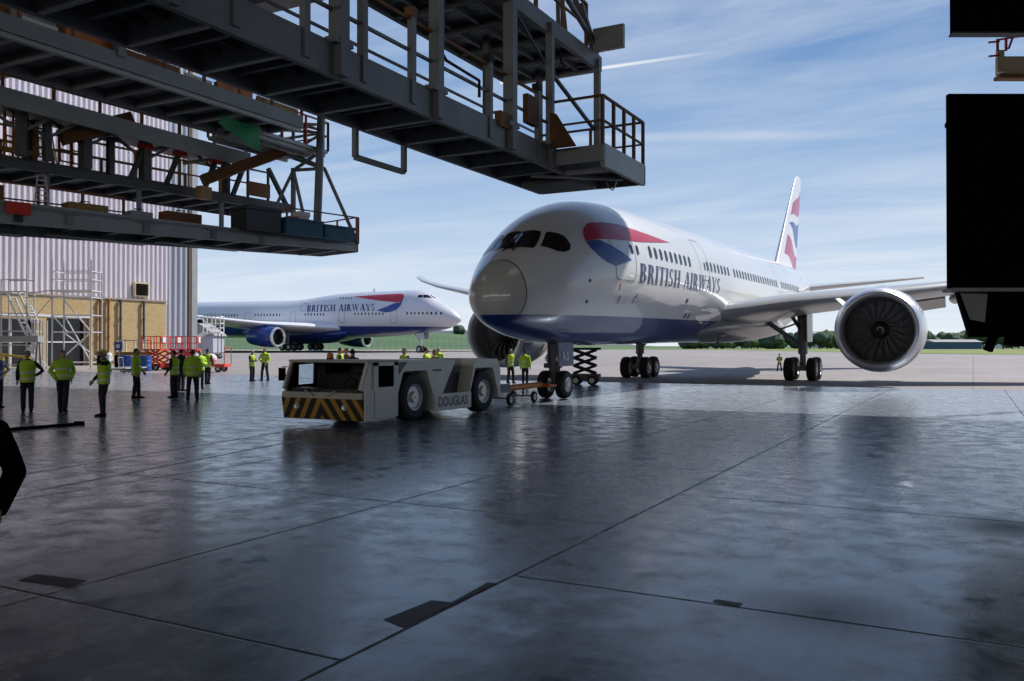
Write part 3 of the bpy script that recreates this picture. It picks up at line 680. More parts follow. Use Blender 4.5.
    for s in (-1,1):
        mb=MB(); mb.lathe([(0,.02),(-.02,.09),(.06,.11),(.16,.06)],(-.2,s*.22,1.45),'x',12); mb.build('landing_light','alu',ng)
        mb=MB(); (x0,x1,zl)=(-1.5,-.30,1.22) if s<0 else (-.9,-.3,1.75)
        mb.loft([[(x0+.1,s*.78,2.05),(x1+.1,s*.78,2.05),(x1+.1,s*.83,2.05),(x0+.1,s*.83,2.05)],[(x0,s*.84,zl),(x1,s*.84,zl),(x1,s*.89,zl),(x0,s*.89,zl)]],sm=False)
        dr=mb.build('gear_door','bablue2',ng)
    # registration letters on the door
    mb=MB(); s=-1; yy=-.885
    def P(u,w): return (-1.25+u,yy-.0-.04*(1-w),1.42+.32*w-.0)
    for q in ([(0,0),(.04,0),(.12,1),(.08,1)],[(.08,1),(.12,1),(.20,0),(.16,0)],[(.04,.3),(.16,.3),(.16,.42),(.04,.42)],[(.36,.2),(.40,.2),(.40,1),(.36,1)],[(.26,0),(.36,0),(.40,.2),(.36,.2),(.30,.14),(.26,.22)]):
        mb.add([P(a*1.15,b) for a,b in q],[tuple(range(len(q)))])
    mb.build('door_lettering','white',ng)
    # front gear-bay door facing forward with pale panel
    # main gear
    for side in (-1,1):
        mg=empty('main_gear',(27.62,side*4.9,-.35)); mg.parent=root
        for dx in (-.73,.73):
            for s in (-1,1): mk_wheel(mg,(dx,s*.62,.66),.66,.5)
            mb=MB(); mb.cyl((dx,-.7,.66),(dx,.7,.66),.1,10); mb.build('axle','steel',mg)
        mb=MB(); mb.bar((-.85,0,.7),(.85,0,.7),.26,.26); mb.build('bogie_beam','steel',mg)
        mb=MB(); mb.tube([(0,0,.7),(0,0,1.6)],.17,14); mb.tube([(0,0,1.5),(0,-side*.05,4.15)],.26,16); mb.tube([(-.1,side*.0,1.2),(-.42,0,1.55),(-.15,0,1.95)],.07,8); mb.build('strut','steel',mg)
        mb=MB(); mb.tube([(0,-side*.1,2.0),(-.3,-side*1.9,3.35)],.14,10); mb.build('side_brace','steel',mg)
        mb=MB(); mb.tube([(0,-side*.1,2.9),(-1.5,-side*.5,3.9)],.11,10); mb.tube([(0,-side*.2,3.3),(-.2,-side*1.2,2.95)],.05,8); mb.build('drag_brace','darksteel',mg)
        mb=MB(); mb.box(-.9,side*.34,2.2,.9,side*.40,4.0); mb.build('gear_door','belly',mg)
    mb=MB(); mb.bar((20.0,-1.9,1.75),(20.5,-2.2,2.35),.07); mb.bar((19.3,-2.3,2.2),(20.6,-2.3,2.25),.07); mb.bar((19.4,-2.2,2.35),(20.2,-2.0,1.8),.06); mb.build('bay_door','steel',root)
    mb=MB(); mb.lathe([(0,.02),(.1,.06),(.5,.05),(.9,.02)],(10,0,7.62),'x',8); mb.build('antenna','white',root)
    return root
M['bablue2']=mat('gear_door_blue',(.10,.12,.22),.4,.1,.1)
airliner787()

# ---------------------------------------------------------------- the jumbo beyond
F747=[(0,5.58,5.42,.03,5.5),(.15,5.95,5.15,.45,5.5),(.56,6.35,4.9,.85,5.55),(1.1,6.85,4.55,1.25,5.65),(1.83,7.35,4.22,1.65,5.8),(2.8,7.95,3.95,2.1,5.95),(3.92,8.58,3.72,2.5,6.1),(5.5,9.62,3.47,2.85,6.2),(6.6,10.15,3.28,3.0,6.2),(7.9,10.40,3.15,3.12,6.2),
(10,10.42,2.95,3.22,6.15),(12.2,10.38,2.80,3.25,6.1),(20.8,10.20,2.30,3.25,5.9),(26.7,9.80,2.1,3.25,5.75),(29.4,9.45,2.08,3.25,5.7),(33,9.05,2.05,3.25,5.6),(36,8.95,2.05,3.25,5.55),(58,8.9,2.1,3.2,5.5),(66,8.85,3.3,2.7,6.0),(76,8.5,5.6,1.4,7.0),(84,8.1,7.4,.35,7.7)]
M['fus747']=fusemat('jumbo_paint',4.32,False,(.66,.66,.70))
def airliner747():
    nx,ny=at(460.3,138); g=1.0
    root=empty('jumbo_airliner',(nx,ny,g-.1),PI,'four-engine jumbo airliner with upper-deck hump, parked side-on far behind the tug','airliner')
    root.rotation_euler=(0,-.015,PI)
    # local +x runs aft, +y is the side towards the hangar
    root.rotation_euler=(0,-.015,PI)
    T=F747
    xs=[0,.03,.08,.15,.3,.56,.8,1.1,1.45,1.83,2.3,2.8,3.3,3.92,4.6,5.5,6.6,7.9,9,10,12.2]+[14+2*k for k in range(36)]
    mb=MB(); mb.loft(fuselage_rings(T,xs,48)); fu=mb.build('fuselage',M['fus747'],root,autosmooth=80)
    S=1
    red=[(10.35,8.75),(10.5,9.1),(10.9,9.4),(11.5,9.48),(14.5,9.42),(21.9,9.15),(18,8.65),(14.5,8.25),(11.6,8.05),(11.2,8.02),(10.6,8.2)]
    blu=[(10.35,8.6),(10.6,8.15),(11.2,7.95),(11.7,7.98),(13.6,7.3),(15.6,6.72),(13.6,6.35),(12.2,6.5),(11.1,6.95),(10.5,7.6)]
    red=[(9.45+(x-10.35)*.94,z+.22) for x,z in red]; blu=[(9.45+(x-10.35)*.94,z+.22) for x,z in blu]
    decal('ribbon_emblem',[red,blu],T,['bared','baswblue'],fu,S,.02,.4,mis=[0,1])
    decal('lettering',lettering('BRITISH AIRWAYS',14.7,29.4,6.78,7.95,flip=True,slant=-.25,dz=.1),T,'letter',fu,S,.02,.5)
    for x0,x1,z in ((2.2,8.6,6.45),(12.6,19.2,6.38),(25.2,30.0,6.3),(35.2,41.8,6.25),(45.5,56,6.2)):
        n=int((x1-x0)/.66)
        for k in range(n):
            x=x0+(k+.5)*(x1-x0)/n; decal('cabin_window',[rrect(x-.13,z-.22,x+.13,z+.22,.12,2)],T,'winglass',fu,S,.02,1)
    for k in range(5): x=20.4+k*.62; decal('cabin_window',[rrect(x-.12,8.95,x+.12,9.3,.1,2)],T,'winglass',fu,S,.02,1)
    decal('windscreen_pane',[[(a-.6,b+.02*(a-5)) for a,b in q] for q in ([(5.35,9.02),(5.0,9.0),(5.6,9.5),(6.1,9.5)],[(5.5,9.0),(6.3,9.48),(6.9,9.46),(6.5,8.98)],[(6.65,8.98),(7.0,9.45),(7.6,9.4),(7.5,9.0)])],T,'winglass',fu,S,.02,.4)
    def fr(x0,z0,x1,z1):
        o=rrect(x0,z0,x1,z1,.2,4); i=rrect(x0+.06,z0+.06,x1-.06,z1-.06,.16,4); n=len(o)
        decal('door_outline',[[o[k],o[(k+1)%n],i[(k+1)%n],i[k]] for k in range(n)],T,'seam',fu,S,.02,.6)
    for x in (10.8,21.6,32.4,43.2): fr(x-.6,4.9 if x<30 else 4.75,x+.7,7.0 if x<30 else 6.8)
    fr(29.8,6.9,31.0,8.3)
    fr_=[]
    for i in range(15):
        f=i/14; x=21+f*24; e=math.sin(PI*f)**.5 if 0<f<1 else 0
        fr_.append([(x,(2.6+.9*e)*math.cos(2*PI*k/28),3.2+(.5+1.2*e)*math.sin(2*PI*k/28)-.35*e) for k in range(28)])
    mb=MB(); mb.loft(fr_); mb.build('belly_fairing','bablue',root)
    WS=[(0,20.0,20,3.9,.75,0),(3.2,22.6,17.6,4.0,.75,.7),(11.7,30.4,10.4,4.5,.75,.4),(21,38.2,6.6,5.6,.7,.1),(29,45,4.6,6.7,.7,0),(32.2,47.8,3.2,7.2,.7,0)]
    for side in (1,-1):
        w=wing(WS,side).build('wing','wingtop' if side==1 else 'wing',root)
        mb=MB(); mb.loft([[(47.9,side*32.2,7.2),(51,side*32.2,7.2),(51,side*32.1,7.25),(47.9,side*32.1,7.25)],[(50.0,side*33,9.2),(51.6,side*33,9.2),(51.6,side*32.9,9.2),(50.0,side*32.9,9.2)]],sm=False); mb.build('winglet','white',w)
        for y,x,z in ((11.7,27.6,2.30),(21,35.4,3.6)):
            en=empty('engine',(x,side*y,z)); en.parent=root; en.scale=(1.2,1.15,1.15)
            mb=MB(); mb.lathe([(.25,1.12),(.0,1.2),(.0,1.32),(.3,1.42)],(0,0,0),'x',32); mb.build('inlet_lip','lip',en)
            mb=MB(); mb.lathe([(.3,1.42),(1.2,1.47),(2.8,1.42),(4.6,1.15),(5.2,1.0),(5.2,.9)],(0,0,0),'x',32); mb.build('nacelle','cowlblue',en)
            mb=MB(); mb.lathe([(.25,1.12),(1.2,1.1),(1.25,.3),(.8,.02)],(0,0,0),'x',28); mb.build('fan','gunmetal',en)
            mb=MB(); mb.loft([[(1,-.2,1.35),(6,-.2,.9),(6,.2,.9),(1,.2,1.35)],[(3.4,-.15,2.0),(8.5,-.15,1.8),(8.5,.15,1.8),(3.4,.15,2.0)]],sm=False); mb.build('pylon','cowlblue',en)
    ng=empty('nose_gear',(7.6,0,0)); ng.parent=root
    for s in (-1,1): mk_wheel(ng,(0,s*.45,.62),.62,.42)
    mb=MB(); mb.tube([(0,0,.6),(0,0,3.4)],.2,10); mb.tube([(0,0,1.5),(1.3,0,3.2)],.12,8); mb.build('strut','alu',ng)
    for s in (-1,1): mb=MB(); mb.box(-1.0,s*.75-.03,2.3,.2,s*.75+.03,3.3); mb.build('gear_door','cowl',ng)
    for x,y in ((31.4,5.5),(34.8,-5.5),(33.2,1.9),(36.4,-1.9)):
        mg=empty('main_gear',(x,y,0)); mg.parent=root
        for dx in (-.75,.75):
            for s in (-1,1): mk_wheel(mg,(dx,s*.55,.64),.64,.46)
        mb=MB(); mb.tube([(0,0,.64),(0,0,3.6)],.22,10); mb.bar((-.8,0,.66),(.8,0,.66),.22); mb.build('strut','steel',mg)
    mb=MB(); rings=[]
    for z,x,c in ((8.6,70,13),(13,74.5,9),(20.5,81.5,5)): rings.append([(x+c*a,b*c*.7,z) for a,b in AF])
    mb.loft(rings); mb.build('fin','white',root)
    for side in (1,-1): wing([(0,74,8,7.4,.7,0),(11,82,3,8.4,.7,0)],side).build('tailplane','wing',root)
    mb=MB(); mb.box(17.1,-.03,10.2,17.5,.03,10.8); mb.build('antenna','white',root)
    # keep the far part of the hull short: the tail stands behind the ribbed building
    return root
airliner747()
# ================================================================ tug, towbar, lifts
M['markline']=mat('worn_line',(.30,.30,.26),.5)
def chevmat():
    m,nt,b=newmat('chevron_paint'); o=objco(nt); sp=N(nt,'ShaderNodeSeparateXYZ'); L(nt,o,sp.inputs[0])
    ay=val(nt,'ABSOLUTE',sp.outputs[1]); s=val(nt,'ADD',ay,val(nt,'MULTIPLY',sp.outputs[2],.62))
    f=val(nt,'GREATER_THAN',val(nt,'FRACT',val(nt,'MULTIPLY',val(nt,'ADD',s,4.02),3.1)),.55)
    n=noise(nt,o,9,4); c=mixc(nt,f,(.012,.011,.010),mixc(nt,n,(.34,.17,.02),(.50,.27,.04))); L(nt,c,b.inputs['Base Color']); b.inputs['Roughness'].default_value=.6
    return m
M['chevron']=chevmat()
def textmesh(txt,size,name,m,parent,loc,rot,sx=1.,ext=.003,spacing=1.):
    cu=bpy.data.curves.new('t','FONT'); cu.body=txt; cu.size=size; cu.extrude=ext; cu.align_x='CENTER'; cu.align_y='CENTER'; cu.space_character=spacing; cu.offset=.004
    to=bpy.data.objects.new('t',cu); COL.objects.link(to); dg=bpy.context.evaluated_depsgraph_get(); me=bpy.data.meshes.new_from_object(to.evaluated_get(dg))
    bpy.data.objects.remove(to); bpy.data.curves.remove(cu); me.materials.clear(); me.materials.append(M[m])
    o=bpy.data.objects.new(name,me); COL.objects.link(o); o.parent=parent; o.location=loc; o.rotation_euler=rot; o.scale=(sx,1,1); return o
def tug():
    t=empty('aircraft_tug',(-13.5,15.76,0),PI/2,'low white aircraft tug with chevron front and big black wheels, coupled to the airliner','tug')
    W=1.2
    mb=MB(); mb.box(.9,-.78,.3,6.2,.78,1.15); mb.box(.2,-1.1,.2,1.3,1.1,.34); mb.build('chassis','darksteel',t)
    # front and rear body blocks with straight-sided wheel arches
    fp=[(1.27,.22),(1.30,.62),(1.56,1.26),(2.58,1.26),(2.88,.62),(2.9,.22),(3.32,.22),(3.32,.62),(3.62,1.05),(3.98,1.50),(3.7,1.53),(1.27,1.55)]
    mb=MB(); mb.prism(fp,'y',-W,-W+.42); mb.prism(fp,'y',W-.42,W); mb.box(1.27,-W+.4,1.2,3.7,W-.4,1.53); mb.box(1.27,-W+.4,.6,1.33,W-.4,1.5); mb.build('front_body','tugwhite',t,bevel=.015)
    rp=[(4.72,.22),(4.74,.62),(5.02,1.27),(6.0,1.27),(6.3,.62),(6.32,.40),(6.45,.40),(6.47,1.2),(6.28,1.53),(4.95,1.55),(4.70,.62)]
    mb=MB(); mb.prism(rp,'y',-W,-W+.42); mb.prism(rp,'y',W-.42,W); mb.box(4.95,-W+.4,1.2,6.3,W-.4,1.54); mb.box(6.35,-W+.4,.45,6.45,W-.4,1.2); mb.build('rear_body','tugwhite',t,bevel=.015)
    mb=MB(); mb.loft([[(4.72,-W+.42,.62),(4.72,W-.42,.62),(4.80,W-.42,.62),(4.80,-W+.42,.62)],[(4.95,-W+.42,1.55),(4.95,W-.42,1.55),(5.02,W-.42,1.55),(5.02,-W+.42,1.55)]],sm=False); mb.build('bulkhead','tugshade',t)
    for s in (-1,1):
        mb=MB(); mb.box(2.9,s*W-.03,.2,4.74,s*W+.03,.64); p=mb.build('side_panel','tugwhite',t,bevel=.01)
        rot=(PI/2,0,0) if s<0 else (PI/2,0,PI)
        textmesh('DOUGLAS',.36,'lettering','gunmetal',p,(3.80,s*(W+.034),.42),rot,.84,spacing=1.08)
        mb=MB(); mb.add([(2.96,s*(W-.05),.66),(3.30,s*(W-.05),1.0),(3.30,s*(W-.05),.66)],[(0,1,2)]); mb.bar((2.95,s*(W-.06),.95),(3.3,s*(W-.06),.68),.05); mb.build('step_bracket','white',t)
        mb=MB(); mb.box(3.35,s*(W-.5)-.1,.66,4.2,s*(W-.5)+.1,.95); mb.box(3.5,s*(W-.35)-.05,.95,4.0,s*(W-.35)+.05,.99); mb.build('hydraulic_box','gunmetal',t)
        for x in (2.07,5.51): mk_wheel(t,(x,s*(W-.22),.61),.61,.42)
    mb=MB(); mb.add([(1.34,-W-.004,1.50),(1.72,-W-.004,1.50),(1.34,-W-.004,1.18)],[(0,1,2)]); mb.build('corner_decal','gunmetal',t)
    mb=MB(); mb.box(2.85,-W-.012,1.24,3.25,-W,1.29); mb.build('badge_strip','gunmetal',t)
    # cab
    mb=MB(); mb.loft([[(-.02,-W,.16),(-.02,W,.16),(.08,W,.16),(.08,-W,.16)],[(-.10,-W,.66),(-.10,W,.66),(.0,W,.66),(.0,-W,.66)]],sm=False); mb.build('chevron_panel','chevron',t)
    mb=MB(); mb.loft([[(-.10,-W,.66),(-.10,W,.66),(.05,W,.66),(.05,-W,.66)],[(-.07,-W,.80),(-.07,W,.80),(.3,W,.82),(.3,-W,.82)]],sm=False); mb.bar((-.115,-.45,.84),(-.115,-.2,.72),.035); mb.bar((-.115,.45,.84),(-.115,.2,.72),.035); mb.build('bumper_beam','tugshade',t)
    for s in (-1,1):
        mb=MB(); mb.lathe([(0,.02),(-.02,.07),(.05,.08)],(-.10,s*.72,.46),'x',14); mb.build('headlamp','alu',t)
        mb=MB(); mb.bar((-.06,s*(W-.05),.86),(.22,s*(W-.05),1.5),.07,.10); mb.build('front_pillar','tugwhite' ,t)
        mb=MB(); mb.box(.0,s*W-.05,.16,.32,s*W+.0,.86); mb.loft([[(-.04,s*W,.86),(.34,s*W,.86),(.34,s*(W-.05),.86),(-.04,s*(W-.05),.86)],[(.22,s*W,1.5),(.34,s*W,1.5),(.34,s*(W-.05),1.5),(.22,s*(W-.05),1.5)]],sm=False); mb.build('cab_side','tugwhite',t)
        # door with window
        mb=MB(); a,b,y0,y1=.35,1.26,s*W-.05,s*W+.005
        mb.box(a,y0,.2,b,y1,.92); mb.box(a,y0,.92,a+.13,y1,1.5); mb.box(b-.16,y0,.92,b,y1,1.5); mb.box(a,y0,1.42,b,y1,1.5); d=mb.build('cab_door','tugwhite',t)
        mb=MB(); mb.box(a+.13,s*W-.035,.92,b-.16,s*W-.02,1.42); mb.build('door_window','black' if s<0 else 'glass',d)
        mb=MB(); mb.box(b-.28,s*W-.0,.72,b-.08,s*W+.03,.76); mb.build('handle','gunmetal',d)
        mb=MB(); mb.box(a+.14,s*W,.50,b-.1,s*W+.008,.53); mb.build('trim_strip','steel',d)
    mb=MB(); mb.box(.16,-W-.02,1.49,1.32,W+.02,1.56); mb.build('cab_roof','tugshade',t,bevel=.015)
    mb=MB(); mb.box(1.2,-W+.05,.3,1.26,W-.05,.95); mb.box(1.2,-W+.05,.95,1.26,.1,1.5); mb.box(1.2,.85,.95,1.26,W-.05,1.5); mb.build('cab_back','darksteel',t)
    mb=MB(); mb.add([(-.06,-W+.1,.81),(-.06,W-.1,.81),(.21,W-.1,1.49),(.21,-W+.1,1.49)],[(0,1,2,3)]); mb.build('windscreen','glass',t)
    mb=MB(); mb.bar((-.09,.1,.88),(.08,.12,1.28),.02); mb.build('wiper','rubber',t)
    mb=MB(); mb.box(.7,-.75,.35,1.15,-.25,.72); mb.box(1.05,-.75,.7,1.17,-.25,1.2); mb.build('seat','blackcloth',t)
    mb=MB(); mb.tube([(.42+.13*math.sin(k/12*2*PI)*.5,-.5+.17*math.cos(k/12*2*PI),.98+.13*math.sin(k/12*2*PI)) for k in range(13)],.018,6); mb.tube([(.3,-.5,.7),(.42,-.5,.98)],.025,6); mb.build('steering_wheel','rubber',t)
    mb=MB(); mb.box(.05,-1.0,.6,.35,1.0,.88); mb.build('dashboard','gunmetal',t)
    mb=MB(); mb.cyl((.75,.42,1.56),(.75,.42,1.60),.09,14); bc=mb.build('beacon_base','gunmetal',t)
    mb=MB(); mb.lathe([(1.60,.08),(1.68,.08),(1.72,.06),(1.735,.01)],(.75,.42,0),'z',14); mb.build('beacon_dome','beacon',bc)
    mb=MB(); mb.bar((.1,W,1.38),(.0,W+.1,1.38),.025); mb.box(-.04,W-.02,1.05,.02,W+.16,1.36); mb.build('wing_mirror','black',t)
    mb=MB(); mb.tube([(.55,-W-.03,.92),(.5,-W-.03,.74),(.38,-W-.03,.66)],.012,5); mb.build('grab_wire','gunmetal',t)
    mb=MB(); mb.box(6.45,-.2,.4,6.62,.2,.62); mb.cyl((6.55,0,.36),(6.55,0,.72),.04,8); mb.build('tow_hitch','steel',t)
M['beacon']=mat('amber_lens',(.75,.22,.02),.2,0,.05)
tug()
def towbar():
    x=-13.5; t=empty('towbar',(x,22.4,0),0,'orange towbar on small wheels between the tug and the nose gear','towbar')
    mb=MB(); mb.tube([(0,-.1,.52),(0,.5,.5)],.06,10); mb.tube([(0,.5,.5),(0,4.9,.55)],.10,12); mb.build('tube','orange',t)
    mb=MB(); mb.lathe([(-.05,.06),(.05,.06),(.05,.11),(-.05,.11)],(0,-.14,.52),'z',16,close=True); mb.build('tow_eye','steel',t)
    mb=MB(); mb.tube([(-.34,4.95,.52),(.34,4.95,.52)],.07,10); mb.tube([(-.34,4.95,.52),(-.34,5.45,.5)],.05,8); mb.tube([(.34,4.95,.52),(.34,5.45,.5)],.05,8); mb.build('tow_head','orange',t)
    mb=MB(); mb.box(-.3,1.2,.42,.3,2.1,.5); mb.box(-.32,1.25,.5,.32,2.05,.68); mb.build('pump_box','blue2',t)
    for y in (1.9,3.6):
        mb=MB(); mb.bar((-.35,y,.22),(.35,y,.22),.05); mb.bar((0,y,.2),(0,y,.5),.06); mb.build('axle_frame','steel',t)
        for s in (-1,1): mk_wheel(t,(s*.4,y,.19),.19,.1,axis='x')
    mb=MB(); mb.tube([(.12,.2,.52),(.25,.9,.35),(.2,1.8,.55)],.02,6); mb.build('hose','rubber',t)
M['blue2']=mat('pump_blue',(.03,.05,.12),.5)
towbar()
def scissor(name,px,d,rz,lab,w=1.4,l=2.4,zt=1.95,m='red',m2='red',rails=True,n=2,zg=0,grp=None,mesh=False):
    x,y=at(px,d); t=empty(name,(x,y,zg),rz,lab,'scissor lift',grp)
    mb=MB(); mb.box(-l/2,-w/2,.22,l/2,w/2,.55); mb.build('chassis',m2,t,bevel=.02)
    for a in (-1,1):
        for b in (-1,1): mk_wheel(t,(a*(l/2-.35),b*(w/2+.02),.24),.24,.18)
    z0=.58; h=(zt-.12-z0)/n
    for s in (-1,1):
        for k in range(n):
            y0=s*(w/2-.15)
            for q in (0,1):
                a,b=(-l/2+.2,l/2-.2) if q==0 else (l/2-.2,-l/2+.2)
                mb=MB(); mb.bar((a,y0-.05*q*s,z0+k*h),(b,y0-.05*q*s,z0+(k+1)*h),.06,.13); mb.build('scissor_arm',m,t)
    mb=MB(); mb.box(-l/2,-w/2,zt-.12,l/2,w/2,zt); mb.build('platform',m,t)
    if rails:
        mb=MB()
        for zz in (zt+.5,zt+1.05):
            for s in (-1,1): mb.bar((-l/2,s*w/2,zz),(l/2,s*w/2,zz),.05); mb.bar((s*l/2,-w/2,zz),(s*l/2,w/2,zz),.05)
        for a in (-1,-.33,.33,1):
            for s in (-1,1): mb.bar((a*l/2,s*w/2,zt),(a*l/2,s*w/2,zt+1.05),.05)
        mb.build('guardrail',m,t)
        mb=MB(); mb.box(l/2-.1,-w/2+.1,zt+.55,l/2+.15,-w/2+.5,zt+1.0); mb.build('control_box','white',t)
    return t
scissor('scissor_lift',585,43,.3,'dark scissor lift with folded crossed arms standing under the airliner nose',1.1,1.5,1.86,'rubber','gunmetal',False,3)
def lift_red(px,d,rz,lab):
    return scissor('scissor_lift',px,d,rz,lab,1.2,1.7,1.75,'brightred','red',True,2)
lift_red(155.5,71,.3,'red scissor lift with caged platform, leftmost of the red machines')
lift_red(173,74,.1,'red scissor lift with raised rails behind the cluster of four workers')
lift_red(189,72,.5,'red scissor lift nearest the corner of the ribbed building')
x,y=at(207,66); t=empty('baggage_cart',(x,y,0),PSI,'low red flat cart carrying white bundles right of the red lifts','cart')
mb=MB(); mb.box(-1.6,-.8,.4,1.6,.8,.62); mb.bar((-1.6,0,.5),(-2.6,0,.3),.08); mb.build('cart_bed','brightred',t)
for a in (-1.1,1.1):
    for s in (-1,1): mk_wheel(t,(a,s*.7,.25),.25,.15)
mb=MB(); mb.bar((1.6,-.8,.6),(1.6,-.8,1.9),.05); mb.bar((1.6,.8,.6),(1.6,.8,1.9),.05); mb.bar((1.6,-.8,1.9),(1.6,.8,1.9),.05); mb.build('cart_rail','red',t)
for k,(a,b) in enumerate(((-.7,'upper'),(.35,'lower'))):
    mb=MB(); mb.ell((a,0,0),.42,.42,.38,6); o=mb.build('white_bundle','whitecloth'); o.location=(x,y,1.02); o.rotation_euler=(0,0,PSI); tag(o,('white wrapped bundle at the left end of the red cart','white wrapped bundle at the right end of the red cart')[k],'bundle')
# barrier rails, crates and trolleys in front of the brick annex
x0,y0=at(117,74); x1,y1=at(152,74); t=empty('barrier',(x0,y0,0),math.atan2(y1-y0,x1-x0),'long white tubular barrier in front of the brick annex','barrier'); l=math.hypot(x1-x0,y1-y0)
mb=MB(); mb.bar((0,0,2.5),(l,0,2.5),.09); mb.build('top_rail','white',t); mb=MB(); mb.bar((0,0,1.35),(l,0,1.35),.3,.3); mb.build('striped_rail','hazard',t) if 'hazard' in M else mb.build('striped_rail','ochre',t)
for k in range(5): mb=MB(); mb.bar((l*k/4,0,0),(l*k/4,0,2.5),.08); mb.box(l*k/4-.3,-.3,0,l*k/4+.3,.3,.06); mb.build('post','white',t)
sg=empty('notice_board',(*at(118.5,72),0),PSI,'blue notice board with white patch in front of the brick annex','sign')
mb=MB(); mb.box(-.33,-.03,1.65,.33,.03,2.35); pn=mb.build('board','blue',sg); mb=MB(); mb.box(-.18,-.05,1.85,.12,-.03,2.15); mb.build('notice','whitecloth',pn)
mb=MB(); mb.bar((0,.05,0),(0,.05,1.7),.06); mb.box(-.3,-.3,0,.3,.3,.05); mb.build('stand','steel',sg)
for i,(px,d,c,lab) in enumerate(((145.5,69,'blue','blue drum standing left of the red lifts'),(126,70,'blue','blue drum behind the worker in profile'),(120.5,73,'black','black drum beside the blue drum in front of the annex'))):
    xx,yy=at(px,d); mb=MB(); mb.lathe([(0,.02),(0,.42),(.06,.45),(.4,.45),(.43,.47),(.46,.45),(.8,.45),(.83,.47),(.86,.45),(1.2,.45),(1.22,.42),(1.22,.02)],(0,0,0),'z',20); o=mb.build('drum',c); o.location=(xx,yy,0); tag(o,lab,'drum')
for i,(px,d,lab) in enumerate(((117,64,'grey flat trolley with loops of hose near the third worker'),(133,67,'grey flat trolley behind the worker in profile'))):
    xx,yy=at(px,d); t=empty('trolley',(xx,yy,0),PSI,lab,'trolley'); mb=MB(); mb.box(-.9,-.45,.3,.9,.45,.38); mb.build('bed','galv',t)
    mb=MB(); mb.tube([(-.9,-.4,.38),(-1.0,-.4,1.1),(-1.0,.4,1.1),(-.9,.4,.38)],.03,6); mb.build('handle','galv',t)
    for a in (-.7,.7):
        for s in (-1,1): mk_wheel(t,(a,s*.4,.14),.14,.08)
# scaffold tower with stairs
def scaffold():
    d=77; xa,ya=at(52,d); xb,yb=at(91,d); ang=math.atan2(yb-ya,xb-xa); l=math.hypot(xb-xa,yb-ya)
    t=empty('scaffold_tower',(xa,ya,0),ang,'white aluminium scaffold tower with cross braces in front of the dark openings','scaffold')
    zt=EYE+(HY-271)*d/F; zd=EYE+(HY-290.5)*d/F; z2=EYE+(HY-315)*d/F; z3=EYE+(HY-332)*d/F; w=2.0
    for x in (0,l):
        for y in (0,w):
            mb=MB(); mb.cyl((x,y,0.05),(x,y,zt+ (1.0 if x==0 or y==0 else 0)),.075,8); mb.cyl((x,y,0),(x,y,.05),.15,8); mb.build('upright','galv',t)
    mb=MB(); mb.cyl((l*.31,0,.05),(l*.31,0,zd),.05,8); mb.build('upright','galv',t)
    for z in (.55,z3,z2,zd-.6,zd,zd+1,zt):
        mb=MB()
        for y in (0,w): mb.bar((0,y,z),(l,y,z),.11 if z in(.55,z3,zd) else .08)
        for x in (0,l): mb.bar((x,0,z),(x,w,z),.07)
        mb.build('ledger','alu',t)
    mb=MB(); mb.box(0,0,zd-.08,l,w,zd+.06); mb.build('deck','alu',t)
    for a,b in (((l*.31,0,z2),(l,0,.6)),((l,0,z3),(l*.31,0,z3-2.2)),((l*.25,0,zd-.6),(l,0,z3)),((0,0,z2),(l*.4,0,z3)),((0,w,z3),(l,w,.6))):
        mb=MB(); mb.bar(a,b,.09); mb.build('brace','alu',t)
    # stair flights on the left
    s=empty('access_stairs',(*at(5,d+.5),0),ang,'white aluminium stair tower with two sloping flights left of the scaffold','stairs')
    def X(px): return (px-5)*d/F
    def Z(py): return EYE+(HY-py)*d/F
    for fi,(p0,p1) in enumerate((((6,292),(24,331)),((18,292),(32,322)),((34,345),(24,331)),((26,352),(36,340)),((40,366),(27,351)))):
        mb=MB()
        for y in (0,1.0): mb.bar((X(p0[0]),y,Z(p0[1])),(X(p1[0]),y,Z(p1[1])),.09,.16)
        n=9
        for k in range(n+1): f=k/n; xx=X(p0[0])+(X(p1[0])-X(p0[0]))*f; zz=Z(p0[1])+(Z(p1[1])-Z(p0[1]))*f; mb.box(xx-.13,0,zz-.02,xx+.13,1,zz+.03)
        mb.build('stair_flight','alu',s)
    for px in (1,27,36,40):
        for y in (0,1.2): mb=MB(); mb.cyl((X(px),y,0),(X(px),y,Z(262 if px==27 else 279 if px<10 else 320)),.07,8); mb.build('upright','galv',s)
    mb=MB()
    for py in (279,291,313,331,345,365):
        for y in (0,1.2): mb.bar((X(1),y,Z(py)),(X(27),y,Z(py)),.08)
    mb.bar((X(27),0,Z(293)),(X(52),0,Z(290)),.1); mb.bar((X(27),0,Z(297)),(X(52),0,Z(296)),.08); mb.bar((X(52),0,Z(297)),(X(36),0,Z(316)),.07); mb.build('landing_rail','galv',s)
    mb=MB()
    for py in (292,331,345): mb.box(X(1 if py<300 else 24),0,Z(py)-.06,X(12 if py<300 else 36),1.2,Z(py)+.03)
    mb.build('landing','alu',s)
scaffold()
